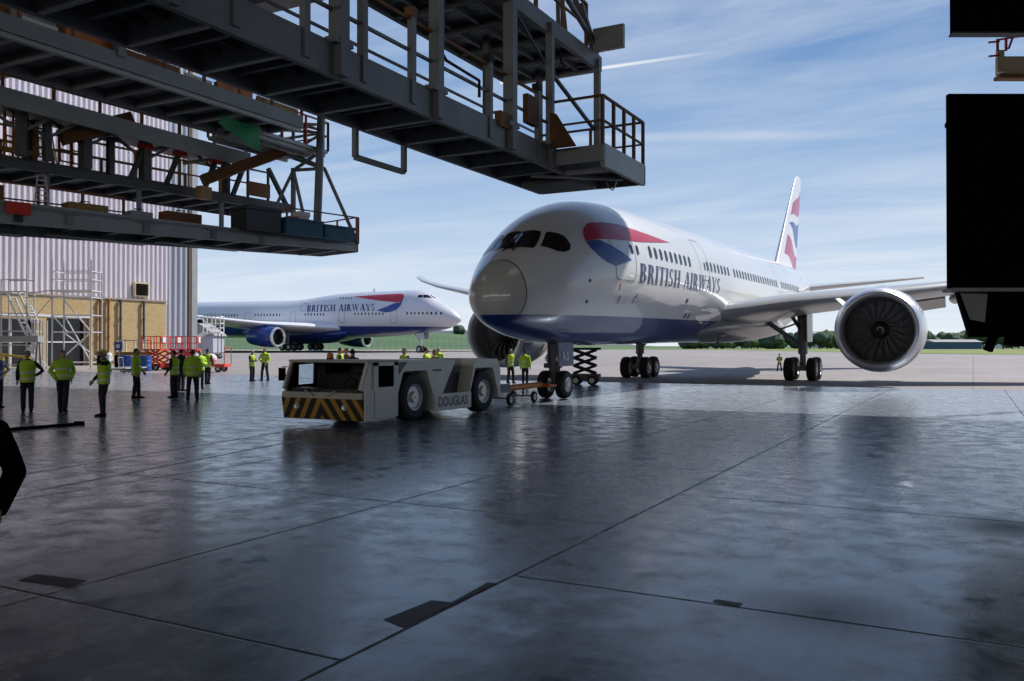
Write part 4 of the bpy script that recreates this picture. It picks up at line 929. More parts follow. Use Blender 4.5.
# long grey gangway and yellow frame behind the first workers
xa,ya=at(-8,58); xb,yb=at(41,58); t=empty('gangway_beam',(xa,ya,0),math.atan2(yb-ya,xb-xa),'long pale grey box beam on trestles behind the first two workers','beam'); l=math.hypot(xb-xa,yb-ya)
z0=EYE+(HY-342)*58/F; z1=EYE+(HY-336)*58/F
mb=MB(); mb.box(0,-.4,z0,l,.4,z1); mb.build('beam','lightsteel',t)
for k in (.05,.95):
    mb=MB(); mb.bar((l*k,-.4,0),(l*k,-.1,z0),.1); mb.bar((l*k,.4,0),(l*k,.1,z0),.1); mb.build('trestle','steel',t)
xx,yy=at(12,56); t=empty('yellow_trestle',(xx,yy,0),PSI,'low yellow trestle frame behind the first worker at left','trestle')
mb=MB(); mb.bar((-1.0,0,1.45),(1.2,0,1.2),.14); mb.bar((-.9,0,0),(-.6,0,1.4),.1); mb.bar((1.0,0,0),(.8,0,1.25),.1); mb.bar((-.6,.4,0),(-.6,0,1.4),.08); mb.bar((.8,.5,0),(.8,0,1.25),.08); mb.build('frame','yellow',t)
# white passenger steps beyond the building corner
xx,yy=at(212,112); st=empty('passenger_steps',(xx,yy,gz(yy)),PSI,'white mobile passenger steps standing under the far airliner wing','steps')
mb=MB(); mb.box(-.9,-.7,3.3,1.3,.7,3.45); mb.build('platform','white',st)
mb=MB()
for z in (4.0,4.6,5.5):
    for y in (-.7,.7): mb.bar((-.9,y,z),(1.3,y,z),.09)
    mb.bar((1.3,-.7,z),(1.3,.7,z),.09)
for x in (-.9,.2,1.3):
    for y in (-.7,.7): mb.bar((x,y,3.4),(x,y,5.5),.1)
mb.build('guardrail','white',st)
mb=MB()
for y in (-.7,.7): mb.bar((-.9,y,3.35),(-5.4,y,.4),.12,.3)
for k in range(12): f=(k+.5)/12; mb.box(-.9-4.5*f-.15,-.7,3.3-2.95*f-.03,-.9-4.5*f+.15,.7,3.3-2.95*f+.03)
mb.build('stair_flight','white',st)
mb=MB()
for x in (-4,1.0):
    for y in (-.65,.65): mb.bar((x,y,.3),(x if x>0 else x+.3,y,3.3 if x>0 else 1.2),.1)
mb.box(-4.6,-.7,.3,1.2,.7,.42); mb.build('undercarriage','steel',st)
for x in (-4,.8):
    for s in (-1,1): mk_wheel(st,(x,s*.75,.3),.3,.2)
# ================================================================ maintenance docks (steel access platforms)
def part(mb,name,m,root,**kw):
    o=root.location; r=-root.rotation_euler.z; c,s=math.cos(r),math.sin(r)
    mb.v=[((x-o.x)*c-(y-o.y)*s,(x-o.x)*s+(y-o.y)*c,z-o.z) for x,y,z in mb.v]
    return mb.build(name,m,root,**kw)
def rail_run(root,pts,z,h,m,posts,mid=True,w=.05,name='guardrail',toe=False):
    mb=MB()
    for a,b in zip(pts,pts[1:]):
        za=z if not callable(z) else z(a); zb=z if not callable(z) else z(b)
        mb.bar((*a,za+h),(*b,zb+h),w)
        if mid: mb.bar((*a,za+h*.52),(*b,zb+h*.52),w*.8)
        n=max(1,int(math.hypot(b[0]-a[0],b[1]-a[1])/posts+.5))
        for k in range(n+1): f=k/n; p=(a[0]+(b[0]-a[0])*f,a[1]+(b[1]-a[1])*f); mb.bar((*p,za),(*p,za+h),w*1.25)
    return part(mb,name,m,root)
def dock_near():
    t=empty('maintenance_dock',(-9.0,10.,0),0,'two-level dark steel maintenance dock overhead, ending above the airliner nose','dock')
    V0,V1=-9.8,-8.25; U0,U1=-4,19.85; Z=6.2
    mb=MB(); mb.box(V0,U0,Z-.12,V1,U1,Z); mb.box(V1,17.3,Z-.12,-7.05,19.9,Z); part(mb,'deck_plate','darksteel',t)
    for a,b,n in (((V1,U0),(V1,U1),'fascia_beam'),((V0,U0),(V0,U1),'fascia_beam')):
        mb=MB(); mb.box(a[0]-.05,a[1],Z-.40,a[0]+.05,b[1],Z+.10); part(mb,n,'steel',t)
    mb=MB(); mb.box(V0,U1-.05,Z-.40,V1,U1+.05,Z+.05); part(mb,'fascia_beam','steel',t)
    mb=MB(); mb.box(-7.10,17.3,Z-.42,-7.0,19.9,Z+.08); mb.box(V1,17.25,Z-.30,-7.0,17.33,Z+.05); mb.box(V1,19.85,Z-.4,-7.0,19.92,Z+.05); part(mb,'fascia_beam','lightsteel',t)
    k=0; u=U0+.4
    while u<19.6:
        mb=MB(); big=(k%2==0); mb.box(V0+.05,u-.04,Z-(.40 if big else .26),V1-.05,u+.04,Z-.12); part(mb,'joist','lightsteel' if big else 'steel',t); u+=.62; k+=1
    mb=MB()
    for v in (-9.4,-9.0,-8.6): mb.box(v-.03,U0,Z-.2,v+.03,U1,Z-.12)
    part(mb,'stringer','darksteel',t)
    mb=MB(); mb.box(V0+.3,18.2,Z-.50,V1+.1,19.4,Z-.40); part(mb,'landing_pad','darksteel',t)
    mb=MB(); mb.bar((-8.2,17.9,Z-.36),(-7.1,17.9,Z-.36),.10); mb.bar((-8.9,17.5,Z-.42),(-7.2,18.9,Z-.42),.07); part(mb,'cross_bar','lightsteel',t)
    ZU=9.0
    for u,w in ((1.5,.22),(4.4,.22),(6.9,.16),(9.9,.24),(12.5,.21),(15.2,.23),(17.05,.16),(19.75,.15)):
        mb=MB(); mb.bar((V1+.06,u,Z-.38 if u<19 else Z),(V1+.06,u,ZU),w,w*.8,up=(0,1,0)); mb.bar((V1+.06,u-.2,Z+.12),(V1+.06,u+.2,Z+.12),.22,.1) ; part(mb,'column','steel',t)
    for u in (1.5,6.9,12.5,17.05,19.75):
        mb=MB(); mb.bar((V0,u,Z),(V0,u,ZU),.14); part(mb,'column','darksteel',t)
    for u in (3,5.2,7.9,9.2,10.5,11.8,14.4,16.5):
        mb=MB(); mb.bar((V1+.03,u,Z-.3),(V1+.03,u,Z+1.15),.11); p=part(mb,'rail_post','steel',t)
        if u in (11.8,14.4,16.5):
            mb=MB(); mb.box(-.07,-.08,0,.09,.08,.16); o=mb.build('post_knob','rubber' if u!=11.8 else 'rust',p); o.location=(V1-t.location.x,u-t.location.y,Z+1.15)  # plain knob capping the rail post, gives no light
    for zz in (Z+1.12,Z+.6):
        mb=MB(); mb.bar((V1,U0,zz),(V1,17.3,zz),.05); part(mb,'handrail','rust' if zz>7 else 'steel',t)
        mb=MB(); mb.bar((V0,U0,zz),(V0,U1,zz),.045); part(mb,'handrail','steel',t)
    rail_run(t,[(V1,17.3),(-7.05,17.3)],Z,1.12,'oldwood',2,w=.05); rail_run(t,[(-7.05,17.3),(-7.05,19.88)],Z,1.12,'oldwood',.62,w=.055); rail_run(t,[(-7.05,19.88),(V0,19.88)],Z,1.12,'oldwood',1.3,w=.05)
    mb=MB(); mb.prism([(0,0),(.62,0),(.15,.75),(0,.8)],'y',16.95,17.0); mb.v=[(V1+.1+a,b,Z+c) for a,b,c in mb.v]; part(mb,'gusset_plate','oldwood',t)
    mb=MB(); mb.box(V1-.02,15.9,Z+.35,V1+.1,16.35,Z+.95); part(mb,'switch_box','oldwood',t)
    mb=MB(); mb.box(V1-.02,14.7,Z+.0,V1+.12,15.1,Z+.30); part(mb,'cable_box','rust',t)
    mb=MB(); mb.tube([(V1+.1,12.6,Z+2.2),(V1+.1,12.6,Z+.8),(V1+.1,12.75,Z+.7),(V1+.1,13.9,Z+.66),(V1+.1,13.9,Z+.35)],.03,6); part(mb,'cable','rubber',t)
    # drop bracket under the far edge
    mb=MB(); mb.bar((V0,12.3,5.85),(V0,12.3,5.28),.09); mb.bar((V0,12.3,5.28),(V0,13.8,5.28),.09); mb.bar((V0,13.8,5.28),(V0,13.8,5.85),.09); part(mb,'drop_bracket','steel',t)
    # upper level
    mb=MB(); W0=-10.75
    for v in (-10.1,-9.4,-8.8): mb.box(v-.04,U0,ZU-.16,v+.04,20.0,ZU-.02)
    part(mb,'upper_stringer','steel',t)
    mb=MB(); k=0; u=U0+.1
    while u<19.9: mb.box(W0,u,ZU-.03,V1,u+.27,ZU+.02); u+=.34
    part(mb,'upper_planks','lightsteel',t)
    mb=MB(); mb.box(V1-.06,U0,ZU-.22,V1+.06,20.05,ZU+.14); part(mb,'upper_fascia','steel',t)
    mb=MB(); mb.box(W0-.06,U0,ZU-.22,W0+.06,20.05,ZU+.14); part(mb,'upper_fascia','darksteel',t)
    mb=MB(); mb.box(W0,19.95,ZU-.22,V1,20.05,ZU+.1); part(mb,'upper_fascia','lightsteel',t)
    u=U0+.6
    while u<19.6: mb=MB(); mb.box(W0,u-.05,ZU-.22,V1,u+.05,ZU-.04); part(mb,'upper_joist','darksteel',t); u+=1.3
    mb=MB(); mb.bar((V1,17.1,ZU-1.0),(V1,19.7,ZU-1.75),.07); part(mb,'brace','darksteel',t)
    mb=MB(); mb.bar((V1,15.4,ZU-.2),(V1,16.9,ZU-.9),.0001+.05); part(mb,'brace','darksteel',t)
    rail_run(t,[(V1,U0),(V1,19.2)],ZU+.1,1.1,'rust',1.4,w=.06)
    rail_run(t,[(W0,U0),(W0,19.9)],ZU+.1,1.1,'rust',1.6,w=.06)
    for a,b in (((-8.25,19.9,ZU),(-8.9,18.9,ZU+2.6)),((-8.25,18.0,ZU),(-8.9,18.9,ZU+2.6)),((-9.3,19.9,ZU),(-8.9,18.9,ZU+2.6)),((-8.25,19.9,ZU+.1),(-8.25,18.9,ZU+1.1)),((-8.25,17.6,ZU+1.1),(-8.25,19.7,ZU+.4))):
        mb=MB(); mb.bar(a,b,.10); part(mb,'mast_leg','steel',t)
    mb=MB(); mb.box(-8.25,19.6,ZU+.15,-7.45,19.72,ZU+.72); part(mb,'end_panel','lightsteel',t)
    mb=MB(); mb.bar((-9.0,19.6,ZU-.05),(-8.2,20.0,ZU-.05),.12); part(mb,'end_beam','steel',t)
    mb=MB(); mb.tube([(-8.5,18.3,ZU-.2),(-8.5,18.3,ZU-.45),(-8.44,18.34,ZU-.55),(-8.5,18.38,ZU-.62),(-8.55,18.3,ZU-.55)],.025,6); part(mb,'hook','rubber',t)
    mb=MB(); mb.tube([(-7.6,18.9,5.78),(-7.55,18.9,5.62),(-7.45,18.9,5.55),(-7.38,18.9,5.66),(-7.36,18.9,5.78)],.02,6); part(mb,'hook','lightsteel',t)
    # hangers to the roof
    for u in (-2,5):
        for v in (V0,V1): mb=MB(); mb.bar((v,u,ZU),(v,u,RZ-1.6),.25); part(mb,'hanger','steel',t)
dock_near()
def Zat(px,py,v=None,u=None):
    k=(px-512)/F; vc=k*math.cos(PSI)-math.sin(PSI); uc=k*math.sin(PSI)+math.cos(PSI); d=v/vc if v is not None else u/uc
    return d*vc,d*uc,EYE+(HY-py)*d/F
def dock_far():
    t=empty('maintenance_dock',(-25,20,0),0,'three-level steel maintenance dock at left, in front of the ribbed building','dock')
    # lowest deck (runs slightly across the building line)
    A=Vector((-26.9,10.5)); B=Vector((-22.7,28.7)); dr=(B-A).normalized(); nr=Vector((-dr.y,dr.x)); Lb=(B-A).length; Zb=6.2; Wb=2.6
    def P(l,w,z): p=A+dr*l+nr*w; return (p.x,p.y,z)
    def quad(mb,l0,l1,w0,w1,z0,z1):
        mb.loft([[P(l0,w0,z0),P(l0,w1,z0),P(l0,w1,z1),P(l0,w0,z1)],[P(l1,w0,z0),P(l1,w1,z0),P(l1,w1,z1),P(l1,w0,z1)]],sm=False)
    mb=MB(); quad(mb,-4,Lb,0,Wb,Zb-.1,Zb); part(mb,'deck_plate','lightsteel',t)
    mb=MB(); mb.loft([[P(4.5,0,Zb-.62),P(4.5,.1,Zb-.62),P(4.5,.1,Zb+.1),P(4.5,0,Zb+.1)],[P(Lb,0,Zb-.30),P(Lb,.1,Zb-.30),P(Lb,.1,Zb+.04),P(Lb,0,Zb+.04)]],sm=False); part(mb,'fascia_beam','lightsteel',t)
    mb=MB(); quad(mb,-4,4.5,.3,.4,Zb-.5,Zb); part(mb,'fascia_beam','steel',t)
    mb=MB(); mb.loft([[P(-4,Wb,Zb-.9),P(-4,Wb-.1,Zb-.9),P(-4,Wb-.1,Zb),P(-4,Wb,Zb)],[P(Lb,Wb,Zb-.35),P(Lb,Wb-.1,Zb-.35),P(Lb,Wb-.1,Zb),P(Lb,Wb,Zb)]],sm=False); part(mb,'fascia_beam','lightsteel',t)
    mb=MB(); quad(mb,Lb-.08,Lb,0,Wb,Zb-.35,Zb+.04); part(mb,'fascia_beam','lightsteel',t)
    for k in range(16):
        l=-3.5+k*(Lb+3)/15.5; mb=MB(); quad(mb,l,l+.1,.1,Wb-.1,Zb-.4,Zb-.1); part(mb,'joist','lightsteel',t)
    for k,l in enumerate((3.0,7.2,11.0)):
        mb=MB(); quad(mb,l,l+3.6,Wb-.5,Wb+.2,Zb-.66+.1*k,Zb-.58+.1*k); part(mb,'kick_plate','steel',t)
    for l in (7,9.5,12,14): mb=MB(); quad(mb,l,l+.18,-.06,.02,Zb-.45,Zb-.1); quad(mb,l-.2,l+.38,-.06,.02,Zb-.12,Zb-.06); part(mb,'bracket','steel',t)
    rail_run(t,[tuple(P(Lb-.1,0,0)[:2]),tuple(P(Lb-.1,Wb,0)[:2])],Zb,1.1,'red',1.2,w=.05); rail_run(t,[tuple(P(Lb,0,0)[:2]),tuple(P(Lb-3.5,0,0)[:2])],Zb,1.1,'rust',3.4,mid=False,w=.05)
    rail_run(t,[tuple(P(-3,Wb,0)[:2]),tuple(P(10,Wb,0)[:2])],Zb,1.1,'rust',1.5,w=.06); rail_run(t,[tuple(P(-3,.5,0)[:2]),tuple(P(4.3,.5,0)[:2])],Zb,1.1,'red',1.8,w=.06)
    mb=MB(); quad(mb,Lb-.35,Lb-.1,.05,.5,Zb,Zb+.4); part(mb,'toe_box','rust',t)
    # middle deck
    Zm=8.3; A2=Vector((-29.4,13)); B2=Vector((-27.3,29.6)); d2=(B2-A2).normalized(); n2=Vector((-d2.y,d2.x)); L2=(B2-A2).length; W2=2.6
    def Q(l,w,z): p=A2+d2*l+n2*w; return (p.x,p.y,z)
    def quad2(mb,l0,l1,w0,w1,z0,z1):
        mb.loft([[Q(l0,w0,z0),Q(l0,w1,z0),Q(l0,w1,z1),Q(l0,w0,z1)],[Q(l1,w0,z0),Q(l1,w1,z0),Q(l1,w1,z1),Q(l1,w0,z1)]],sm=False)
    mb=MB(); quad2(mb,-4,L2,0,W2,Zm-.1,Zm); part(mb,'deck_plate','steel',t)
    mb=MB(); quad2(mb,-4,L2,-.05,.08,Zm-.32,Zm+.06); part(mb,'fascia_beam','darksteel',t); mb=MB(); quad2(mb,-4,L2,W2-.08,W2,Zm-.4,Zm+.06); part(mb,'fascia_beam','darksteel',t)
    for k in range(18): l=-3.6+k*1.18; mb=MB(); quad2(mb,l,l+.1,.08,W2-.08,Zm-.34,Zm-.1); part(mb,'joist','steel',t)
    for off in (.05,W2-.1): rail_run(t,[tuple(Q(-4,off,0)[:2]),tuple(Q(L2*.78,off,0)[:2])],Zm,1.1,'rust' if off>1 else 'ochre',1.9,w=.07)
    rail_run(t,[tuple(Q(L2*.80,.05,0)[:2]),tuple(Q(L2-1.2,.05,0)[:2])],Zm,1.3,'gunmetal',.9,w=.07)
    mb=MB(); mb.bar(Q(L2-1.2,.05,Zm+1.5),Q(L2-.1,.05,Zm-.1),.16); part(mb,'end_stay','gunmetal',t)
    mb=MB(); quad2(mb,L2-2.4,L2-1.2,-.1,.0,Zm+.15,Zm+.75); part(mb,'end_panel','rust',t)
    for l in (-2.5,1.5): mb=MB(); mb.bar(Q(l,.2,Zb),Q(l,.2,Zm),.2); part(mb,'column','steel',t)
    for l in (6,9.5,L2-3.5): mb=MB(); mb.bar(Q(l,.2,Zm-2.1),Q(l,.2,Zm),.14); part(mb,'column','steel',t)
    for i,l in enumerate((9.0,10.5,12.2,13.6)):
        mb=MB(); mb.bar(Q(l,-.05,Zm-.0),Q(l+.55,-.05,Zm+1.3),.16); s=part(mb,'prop','gunmetal',t)
        mb=MB(); mb.bar(Q(l+.35,-.05,Zm+1.32),Q(l+.85,-.05,Zm+1.32),.26,.2); o=part(mb,'prop_pad','red',t)
    for l in (5.2,8.2): mb=MB(); mb.bar(Q(l,-.05,Zm-.0),Q(l,-.05,Zm+1.3),.22); mb.bar(Q(l-.25,-.05,Zm+1.32),Q(l+.25,-.05,Zm+1.32),.28,.14); part(mb,'prop','gunmetal',t)
    mb=MB(); mb.bar(Q(2,-.1,Zm+.25),Q(5.5,-.1,Zm+.25),.16); part(mb,'yellow_rail','ochre',t)
    # top deck
    Zt=10.5; T0,T1=-25.6,-22.4; TU0,TU1=3.,24.9
    mb=MB(); mb.box(T0,TU0,Zt-.08,T1,TU1,Zt); part(mb,'deck_plate','darksteel',t)
    mb=MB(); mb.box(T1-.08,TU0,Zt-.34,T1+.08,TU1,Zt+.12); part(mb,'fascia_beam','steel',t); mb=MB(); mb.box(T1-.2,TU0,Zt-.46,T1-.02,TU1,Zt-.34); part(mb,'fascia_beam','lightsteel',t); mb=MB(); mb.box(T0-.08,TU0,Zt-.4,T0+.08,TU1,Zt+.1); part(mb,'fascia_beam','steel',t)
    u=TU0
    for k in range(12):
        l=1.1+.5*((k*7)%3); mb=MB(); mb.box(T1-.30,u,Zt+.12,T1-.22,u+l,Zt+.34+.08*((k*5)%3)); part(mb,'toe_board',('orange','ochre','rust','white')[(k*5+k//4)%4],t); u+=l+.25
    for k in range(19): u=TU0+.3+k*1.2; mb=MB(); mb.box(T0,u-.05,Zt-.34,T1,u+.05,Zt-.08); part(mb,'joist','steel' if k%2 else 'lightsteel',t)
    for off in (T1,T0): rail_run(t,[(off,TU0),(off,TU1)],Zt,1.1,'rust',1.6,w=.07)
    # set-back high walkway with light trough
    H0,H1=-29.6,-27.2; Zh=10.0
    mb=MB(); mb.box(H0,6,Zh-.1,H1,27,Zh); part(mb,'walkway','lightsteel',t); mb=MB(); mb.box(H1-.08,6,Zh-.45,H1+.08,27,Zh+.15); part(mb,'fascia_beam','lightsteel',t)
    for k in range(9): u=6.4+k*2.4; mb=MB(); mb.bar((H0,u,Zh-.3),(H1,u,Zh-.3),.12); part(mb,'joist','steel',t)
    rail_run(t,[(H1,6),(H1,26.8)],Zh,1.1,'rust',1.8,w=.07)
    for px,w in ((84.5,.34),(144.5,.34),(225,.28),(20,.26),(46,.22)):
        p=Zat(px,190,v=-28.2); mb=MB(); mb.bar((p[0],p[1],Zm),(p[0],p[1],Zt-.3),w); part(mb,'column','darksteel',t)
        mb=MB(); mb.bar((p[0],p[1],Zt-1.4),(p[0]+.6,p[1]+1.3,Zt-.4),.10); mb.bar((p[0],p[1],Zt-1.4),(p[0]-.6,p[1]-1.3,Zt-.4),.10); part(mb,'knee_brace','steel',t)
    for u in (4,11,17):
        for v in (T0,T1): mb=MB(); mb.bar((v,u,Zt),(v,u,RZ-1.6),.26); part(mb,'hanger','steel',t)
    mb=MB(); p,q=Zat(202,180,v=-27.0),Zat(283,151,v=-25.4); mb.bar(p,q,.5,.42); part(mb,'jib_beam','oldwood',t)
    mb=MB(); mb.bar((p[0],p[1]-.2,p[2]-.5),(p[0],p[1]+.35,p[2]-.5),.3,.5); part(mb,'jib_hoist','ochre',t)
    mb=MB(); p,q=Zat(60,137,v=-28.3),Zat(131,119,v=-27.6); mb.bar(p,q,.4,.55); part(mb,'jib_beam','oldwood',t)
    for px,h in ((3,2.2),(12,1.6),(22,2.0),(33,1.5),(58,1.9),(70,2.1)):
        p=Zat(px,165,v=-29.0)
        for dy in (0,.5):
            mb=MB(); mb.bar((p[0],p[1]+dy,Zm),(p[0],p[1]+dy,Zm+h),.06); mb.bar((p[0],p[1]+dy,Zm+h*.95),(p[0]-.5,p[1]+dy+.4,Zm+h*.2),.05); part(mb,'orange_frame','orange',t)
        mb=MB()
        for k in range(4): mb.bar((p[0],p[1],Zm+.3+k*h*.22),(p[0],p[1]+.5,Zm+.3+k*h*.22),.05)
        part(mb,'frame_rung','rust',t)
    # mast at the outer end: tubes, small platform and stays
    def W(px,py,u=27.6): return Zat(px,py,u=u)
    zb=Zb
    top=W(321,112); foot=W(317,224); mb=MB(); mb.tube([foot,top],.17,10); part(mb,'mast','steel',t)
    f2=W(293,224,28.3); mb=MB(); mb.tube([f2,W(293,168,28.3)],.11,8); part(mb,'mast','steel',t)
    for a,b in (((293,170),(304,218)),((293,170),(276,205)),((324,168),(357,242)),((293,170),(324,168)),((285,150),(324,168)),((322,150),(293,170)),((270,150),(322,168))):
        mb=MB(); mb.tube([W(*a,27.9),W(*b,28.2 if b[0]<350 else 28.6)],.075,6); part(mb,'stay','steel',t)
    pl=[W(255,146,24.9),W(283,142,27.2),W(327,152,28.2),W(292,160,25.4)]
    zc=pl[2][2]; mb=MB(); zc=10.05; mb.box(-26.6,24.2,zc,-24.0,28.3,zc+.14); part(mb,'mast_platform','lightsteel',t)
    for v in (-26.3,-25.6,-24.9,-24.2): mb=MB(); mb.box(v-.06,24.2,zc-.12,v+.06,28.3,zc); part(mb,'joist','lightsteel',t)
    rail_run(t,[(-26.6,24.2),(-26.6,28.3),(-24.0,28.3),(-24.0,24.2)],zc+.1,1.2,'red',1.3,w=.06)
    for u in (24.4,26.3,28.1):
        for v in (-26.5,-24.1): mb=MB(); mb.tube([(v,u,zc),(v,u,Zt+.6)],.07,6); part(mb,'frame_tube','steel',t)
    for a,b in (((-26.5,24.4,Zt),(-26.5,28.1,zc)),((-24.1,24.4,zc+.2),(-24.1,28.1,Zt+.4)),((-24.1,24.4,Zt+.3),(-24.1,28.1,Zt+.5)),((-26.5,28.1,zc),(-24.1,28.1,Zt+.4)),((-26.5,28.1,Zt+.4),(-24.1,28.1,Zt+.4)),((-24.1,28.1,zc+1.2),(-24.1,24.4,Zt))):
        mb=MB(); mb.tube([a,b],.06,6); part(mb,'frame_tube','lightsteel',t)
    # things standing on it
    def crate(name,px,py,u,sx,sy,sz,m,lab,cat,z=None):
        p=W(px,py,u); e=empty(name,(p[0],p[1],(z or Zb)+.005),math.atan2(dr.y,dr.x)-PI/2,lab,cat)
        mb=MB(); mb.box(-sx/2,-sy/2,0,sx/2,sy/2,sz*.85); mb.build('body',m,e,bevel=.02); mb=MB(); mb.box(-sx/2-.03,-sy/2-.03,sz*.85,sx/2+.03,sy/2+.03,sz); mb.build('lid',m,e,bevel=.015)
    crate('storage_bin',298,228,25.6,.9,1.7,.62,'tealblue','dark blue storage bin on the low dock deck, left of the mast foot','bin')
    crate('storage_bin',333,232,27.3,.9,1.5,.55,'tealblue','dark blue storage bin on the low dock deck, right of the mast foot','bin')
    crate('equipment_cabinet',301,222,27.7,.45,.5,1.35,'white','white equipment cabinet standing behind the blue bins','cabinet')
    crate('equipment_cabinet',291,222,27.2,.35,.4,1.1,'red','narrow dark red cabinet beside the white one','cabinet')
    crate('storage_bin',256,222,24.0,1.1,1.5,.9,'gunmetal','dark open crate under the middle deck end','bin')
    for i,(l,w,s,m,lab,cat) in enumerate(((5.0,1.6,(1.4,1.0,.7),'rust','rusty step block at the left end of the low dock deck','block'),(8.2,1.5,(.6,1.3,.5),'ochre','ochre toolbox on the middle of the low dock deck','toolbox'),(10.0,1.4,(.5,.8,.45),'lightsteel','grey toolbox on the low dock deck near its middle','toolbox'),(11.6,1.5,(.6,1.4,.6),'rust','brown packing case on the low dock deck','case'))):
        p=P(l,w,Zb); e=empty('tool_case',(p[0],p[1],Zb+.005),-.2,lab,cat)
        mb=MB(); mb.box(-s[0]/2,-s[1]/2,0,s[0]/2,s[1]/2,s[2]); mb.build('body',m,e,bevel=.02); mb=MB(); mb.tube([(0,-.15,s[2]),(0,-.15,s[2]+.1),(0,.15,s[2]+.1),(0,.15,s[2])],.02,6); mb.build('handle','rubber',e)
    p=P(5.6,-.06,Zb); e=empty('fire_box',(p[0],p[1],Zb-.30),math.atan2(dr.y,dr.x)-PI/2,'bright red box fixed on the face of the lowest dock beam','box'); mb=MB(); mb.box(-.09,-.32,0,.05,.32,.38); mb.build('box_body','brightred',e); mb=MB(); mb.box(-.05,-.12,-.22,.0,.12,0); mb.build('box_bracket','gunmetal',e)
    p=Q(6.4,1.2,Zm); e=empty('stepladder',(p[0],p[1],Zm),.4,'pale blue folded stepladder standing on the middle dock deck','ladder')
    for s in (-1,1):
        mb=MB(); mb.bar((s*.28,-.4,0),(s*.16,0,1.9),.05); mb.bar((s*.28,.4,0),(s*.16,0,1.9),.05); mb.build('ladder_side','alu',e)
    mb=MB()
    for k in range(1,7): f=k/7; mb.bar((-.28+.12*f,-.4+.4*f,1.9*f),(.28-.12*f,-.4+.4*f,1.9*f),.05)
    mb.build('ladder_rung','alu',e)
    p=P(6.6,.9,Zb); e2=copytree(e); e2.location=(p[0],p[1],Zb); e2.rotation_euler=(0,0,1.); e2.scale=(.75,.75,.62); e2['label']='small pale stepladder on the lowest dock deck near the red box'
    p0=W(229,122,24.6); p1=W(250,140,24.9)
    mb=MB(); vs=[]; 
    for i in range(7):
        for j in range(7):
            a=i/6; b=j/6; vs.append((-23.5+.08*math.sin(a*9+b*4),21.9+a*2.0,10.12-b*(.30+.62*a)-.10*math.sin(a*PI)*b))
    mb.add(vs,[(i*7+j,i*7+j+1,(i+1)*7+j+1,(i+1)*7+j) for i in range(6) for j in range(6)],0,True); tag(mb.build('tarpaulin','green',recalc=False),'green tarpaulin hanging below the top dock deck','tarpaulin')
    for i,(u,v,m,s,lab) in enumerate(((8.5,-24.2,'ochre',(.5,1.2,.7),'ochre crate on the top dock deck, nearest us'),(11.2,-23.4,'rust',(.4,.9,.9),'rust-coloured crate on the top dock deck, second along'),(13.6,-24.0,'white',(.4,1.4,.6),'white crate on the top dock deck, third along'),(16.3,-23.4,'rust',(.5,1.,.8),'brown crate on the top dock deck, fourth along'),(19.5,-23.6,'white',(.5,1.6,.7),'pale long case on the top dock deck'),(22.0,-23.3,'rust',(.5,.9,.6),'brown crate at the outer end of the top dock deck'))):
        e=empty('crate',(v,u,Zt+.005),.1*i,lab,'crate'); mb=MB(); mb.box(-s[0]/2,-s[1]/2,0,s[0]/2,s[1]/2,s[2]); mb.build('body',m,e,bevel=.02); mb=MB(); mb.box(-s[0]/2-.02,-s[1]/2-.02,s[2]*.8,s[0]/2+.02,s[1]/2+.02,s[2]+.03); mb.build('lid',m,e)
dock_far()
